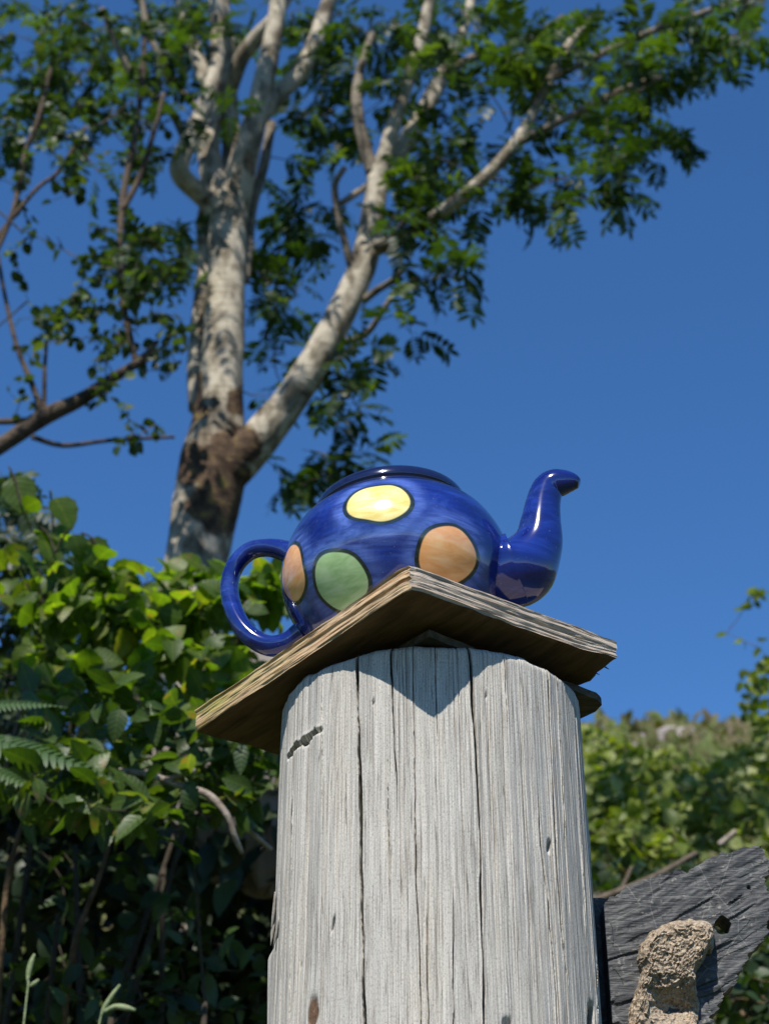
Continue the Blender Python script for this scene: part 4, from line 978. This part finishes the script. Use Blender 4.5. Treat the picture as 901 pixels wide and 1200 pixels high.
# dead branches lying in the bush, brown stems, seed heads
def branch(name, label, cat, lines, Y, mat, group=None, part='stick'):
    pts = []; root = None
    for k, l in enumerate(lines):
        P, r = limb(l, Y)
        if root is None:
            b = P[0]; root = thing(name, label, cat, b, group)
        v_, f_ = tube(P - b, r, 7, bump=0.15); link(part, mesh(part, v_, f_, [M[mat]], attrs={'stain': np.zeros(len(v_))}), root)
    return root
branch('dead_branch', 'bare grey dead branch bent downward in the dark bush left of the post', 'branch',
       [[(120, 900, 6, .1), (175, 908, 7), (215, 922, 8, -.02), (245, 932, 9, -.03), (266, 955, 8, -.03), (275, 980, 7, -.02), (284, 1000, 5)], [(190, 917, 7), (208, 910, 7, -.03), (228, 903, 6, -.05)], [(282, 965, 6, .05), (300, 980, 6, .05), (318, 995, 5, .08)]], 2.2, 'deadwood')
branch('bare_stem', 'bare brown stem curving up at the far left edge', 'stem',
       [[(-6, 1240, 8, .1), (2, 1120, 7), (8, 1040, 7), (20, 985, 6), (36, 940, 5), (45, 900, 4)]], 2.4, 'stemred')
branch('bare_stem', 'short bare brown stem leaning right in the dark gap below the bush', 'stem',
       [[(70, 1240, 9, .1), (85, 1120, 8), (100, 1070, 7), (114, 1035, 6), (128, 990, 5)]], 2.5, 'stemred')
def seed_plant(label, stem, heads, Y):
    stem = [(x, y, w * 0.8) for x, y, w in stem]; heads = [[(x, y, w * 0.72) for x, y, w in h] for h in heads]
    P, r = limb(stem, Y); b = P[0].copy(); b[2] = float(hz(b[0], b[1])); root = thing('weed_stalk', label, 'weed', b, 'pale weed stalks in the bottom left shade')
    P = np.vstack([[b], P]); r = np.r_[r[0], r]
    v_, f_ = tube(P - b, r, 6); link('stem', mesh('stem', v_, f_, [M['seed']]), root)
    for h in heads:
        P, r = limb(h, Y); v_, f_ = tube(P - b, r, 8, bump=0.3, seed=int(h[0][0])); link('seed_head', mesh('seed_head', v_, f_, [M['seed']]), root)
seed_plant('upright pale weed stalk with two seed heads near the left edge', [(25, 1230, 3), (30, 1185, 3), (34, 1150, 3)], [[(33, 1152, 3), (34, 1140, 9), (37, 1128, 9), (41, 1118, 4)], [(35, 1156, 3), (40, 1153, 8), (46, 1148, 4)]], 2.2)
seed_plant('pale weed stalk with two forked seed heads at the bottom edge', [(112, 1240, 3), (116, 1205, 3), (120, 1185, 3)], [[(119, 1190, 4), (123, 1180, 9), (132, 1166, 8), (141, 1154, 4)], [(121, 1186, 5), (135, 1180, 9), (148, 1181, 9), (159, 1184, 4)]], 2.2)

# boulder behind the bush
def rock(name, label, cat, c, r, mat, seed=0, cut=1.0):
    n, m = 40, 24; th = np.linspace(0, 2*np.pi, n, endpoint=False); ph = np.linspace(0.02, np.pi - 0.02, m)
    A, B = np.meshgrid(th, ph); D = np.stack([np.cos(A)*np.sin(B), np.sin(A)*np.sin(B), np.cos(B)], -1)
    k = 1 + fbm(D[..., 0]*1.6, D[..., 1]*1.6, D[..., 2]*1.6, seed, 4) * 0.9 + np.floor(fbm(D[..., 0]*2, D[..., 1]*2, D[..., 2]*2, seed+3, 2) * 8) / 8 * 0.25
    V = (D * k[..., None] * np.array(r)).reshape(-1, 3)
    i = np.arange(m - 1)[:, None] * n; j = np.arange(n)[None, :]; j2 = (j + 1) % n
    Fc = np.stack([i + j, i + n + j, i + n + j2, i + j2], -1).reshape(-1, 4).tolist()
    return tag(link(name, mesh(name, V, Fc, [M[mat]], smooth_shade=False), loc=c), label, cat)
bp = at(290, 790, 3.3)
rock('boulder', 'pinkish grey boulder glimpsed through leaves below the teapot handle', 'rock', (bp.x + 0.05, 3.3, bp.z - 0.20), (0.20, 0.20, 0.30), 'rock', 4)

# ------------------------------------------------------------------ right-hand hillside
sh = [((740, 985), 'big leafy shrub just above the left end of the slate', 5.6, [(735, 985, 60, 45, 60, 4.6, 5.8), (720, 940, 40, 40, 34, 5.2, 6.2)]),
      ((830, 960), 'pale green shrub above the highest corner of the slate', 5.9, [(820, 955, 55, 40, 60, 5.0, 6.2), (860, 930, 40, 40, 40, 5.2, 6.2)]),
      ((890, 930), 'green shrub at the right edge below the thin sapling', 6.3, [(885, 915, 45, 45, 60, 5.6, 6.8), (895, 975, 30, 50, 30, 5.0, 6.0)]),
      ((760, 915), 'bushy shrub in the middle of the slope below the rock patch', 7.2, [(770, 915, 60, 30, 60, 6.4, 7.6), (720, 895, 40, 25, 36, 7.0, 8.0)]),
      ((700, 880), 'shrub rising beside the thin dark board at the post edge', 7.8, [(705, 875, 34, 28, 44, 7.4, 8.6), (690, 930, 20, 40, 24, 6.0, 7.0)])]
for (c, lab, Yb, cl) in sh:
    p = at(*c, Yb)
    bush('hill_shrub', lab, 'shrub', (p.x, Yb), cl, 'round', 'hill', (0.035, 0.07), 5, 220, 'leafy shrubs on the right-hand slope', nstem=5, jit=0.4, twig_r=0.004, facing=0.85)
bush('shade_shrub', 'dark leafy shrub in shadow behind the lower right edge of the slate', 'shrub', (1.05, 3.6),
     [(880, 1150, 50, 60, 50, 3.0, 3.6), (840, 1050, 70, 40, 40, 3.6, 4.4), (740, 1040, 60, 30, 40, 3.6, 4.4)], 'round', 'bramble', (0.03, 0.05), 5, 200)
branch('fallen_branch', 'weathered brown branch lying on the slope behind the slate', 'branch',
       [[(670, 1066, 9, -.02), (700, 1054, 9), (740, 1039, 8), (775, 1023, 7, .05), (815, 1000, 6, .1)], [(728, 1042, 5), (734, 1030, 5), (740, 1016, 4)]], 3.3, 'twig')
branch('broken_stick', 'short pale broken stick among the leaves right of the fallen branch', 'branch', [[(842, 990, 7), (852, 982, 7), (862, 974, 6)]], 4.6, 'deadwood')
bush('sapling', 'thin sapling with sparse leaves against the sky at the right edge', 'tree', (1.62, 6.4),
     [(886, 700, 14, 10, 6, 6.2, 6.5), (892, 832, 22, 28, 24, 6.1, 6.6), (880, 800, 12, 14, 7, 6.2, 6.4), (905, 780, 10, 40, 5, 6.2, 6.6), (895, 760, 8, 20, 3, 6.2, 6.5), (850, 741, 5, 3, 1, 6.3, 6.4)], 'round', 'hill', (0.035, 0.06), 3, 200, nstem=2)
p = at(785, 876, 24.0)
rock('rock_outcrop', 'pinkish bare rock outcrop near the top of the hill', 'rock', (p.x, 24.0, p.z - 0.12), (0.75, 0.6, 0.36), 'rock', 9)
def ground_cover():
    mb = MB(); n = 0
    for k in range(16000):
        y = rng.uniform(3.6, 44) if k % 3 else rng.uniform(10, 43); x = y * rng.uniform(-0.30, 0.32)
        if y < 9 and x < 0.5 and k % 2: continue
        z = float(hz_fast(x, y)); s = rng.uniform(0.05, 0.12) * (1 + y / 16)
        V, Fc = LEAF['lance'][k % 4]
        m = frame((x, y, z + rng.uniform(0, 0.25 + 0.01 * y)), rnd3(0.8) + np.array([0, 0, 0.8]), np.array([-.15, -0.9, 0.7]) + rnd3(0.4), s)
        mb.add(V @ m[:3, :3].T + m[:3, 3], Fc, random.uniform(0.62, 0.97) if y > 20 and k % 5 < 3 else random.random() * 0.9, V[:, :2])
    link('bracken', mb.mesh('bracken', [M['bracken']]), kind='stuff')
_cx = np.linspace(-16, 16, 160); _cy = np.linspace(2, 50, 240); _H = hz(*np.meshgrid(_cx, _cy))
def hz_fast(x, y):
    i = min(max((y - 2) / 48 * 239, 0), 238.99); j = min(max((x + 16) / 32 * 159, 0), 158.99); a, b = int(i), int(j)
    return _H[a, b] * (1 - (i - a)) * (1 - (j - b)) + _H[a+1, b] * (i - a) * (1 - (j - b)) + _H[a, b+1] * (1 - (i - a)) * (j - b) + _H[a+1, b+1] * (i - a) * (j - b)
ground_cover()
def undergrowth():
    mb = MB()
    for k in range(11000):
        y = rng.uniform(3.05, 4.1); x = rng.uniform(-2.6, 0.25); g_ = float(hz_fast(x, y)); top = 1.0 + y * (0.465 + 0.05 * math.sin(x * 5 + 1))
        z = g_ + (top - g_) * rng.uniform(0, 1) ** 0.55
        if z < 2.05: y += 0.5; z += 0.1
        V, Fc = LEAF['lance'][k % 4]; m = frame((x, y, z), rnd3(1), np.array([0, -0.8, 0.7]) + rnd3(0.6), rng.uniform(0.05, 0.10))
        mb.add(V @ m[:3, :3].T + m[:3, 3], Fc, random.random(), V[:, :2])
    link('undergrowth', mb.mesh('undergrowth', [M['shade_leaf']]), kind='stuff')
undergrowth()
bpy.context.view_layer.update()
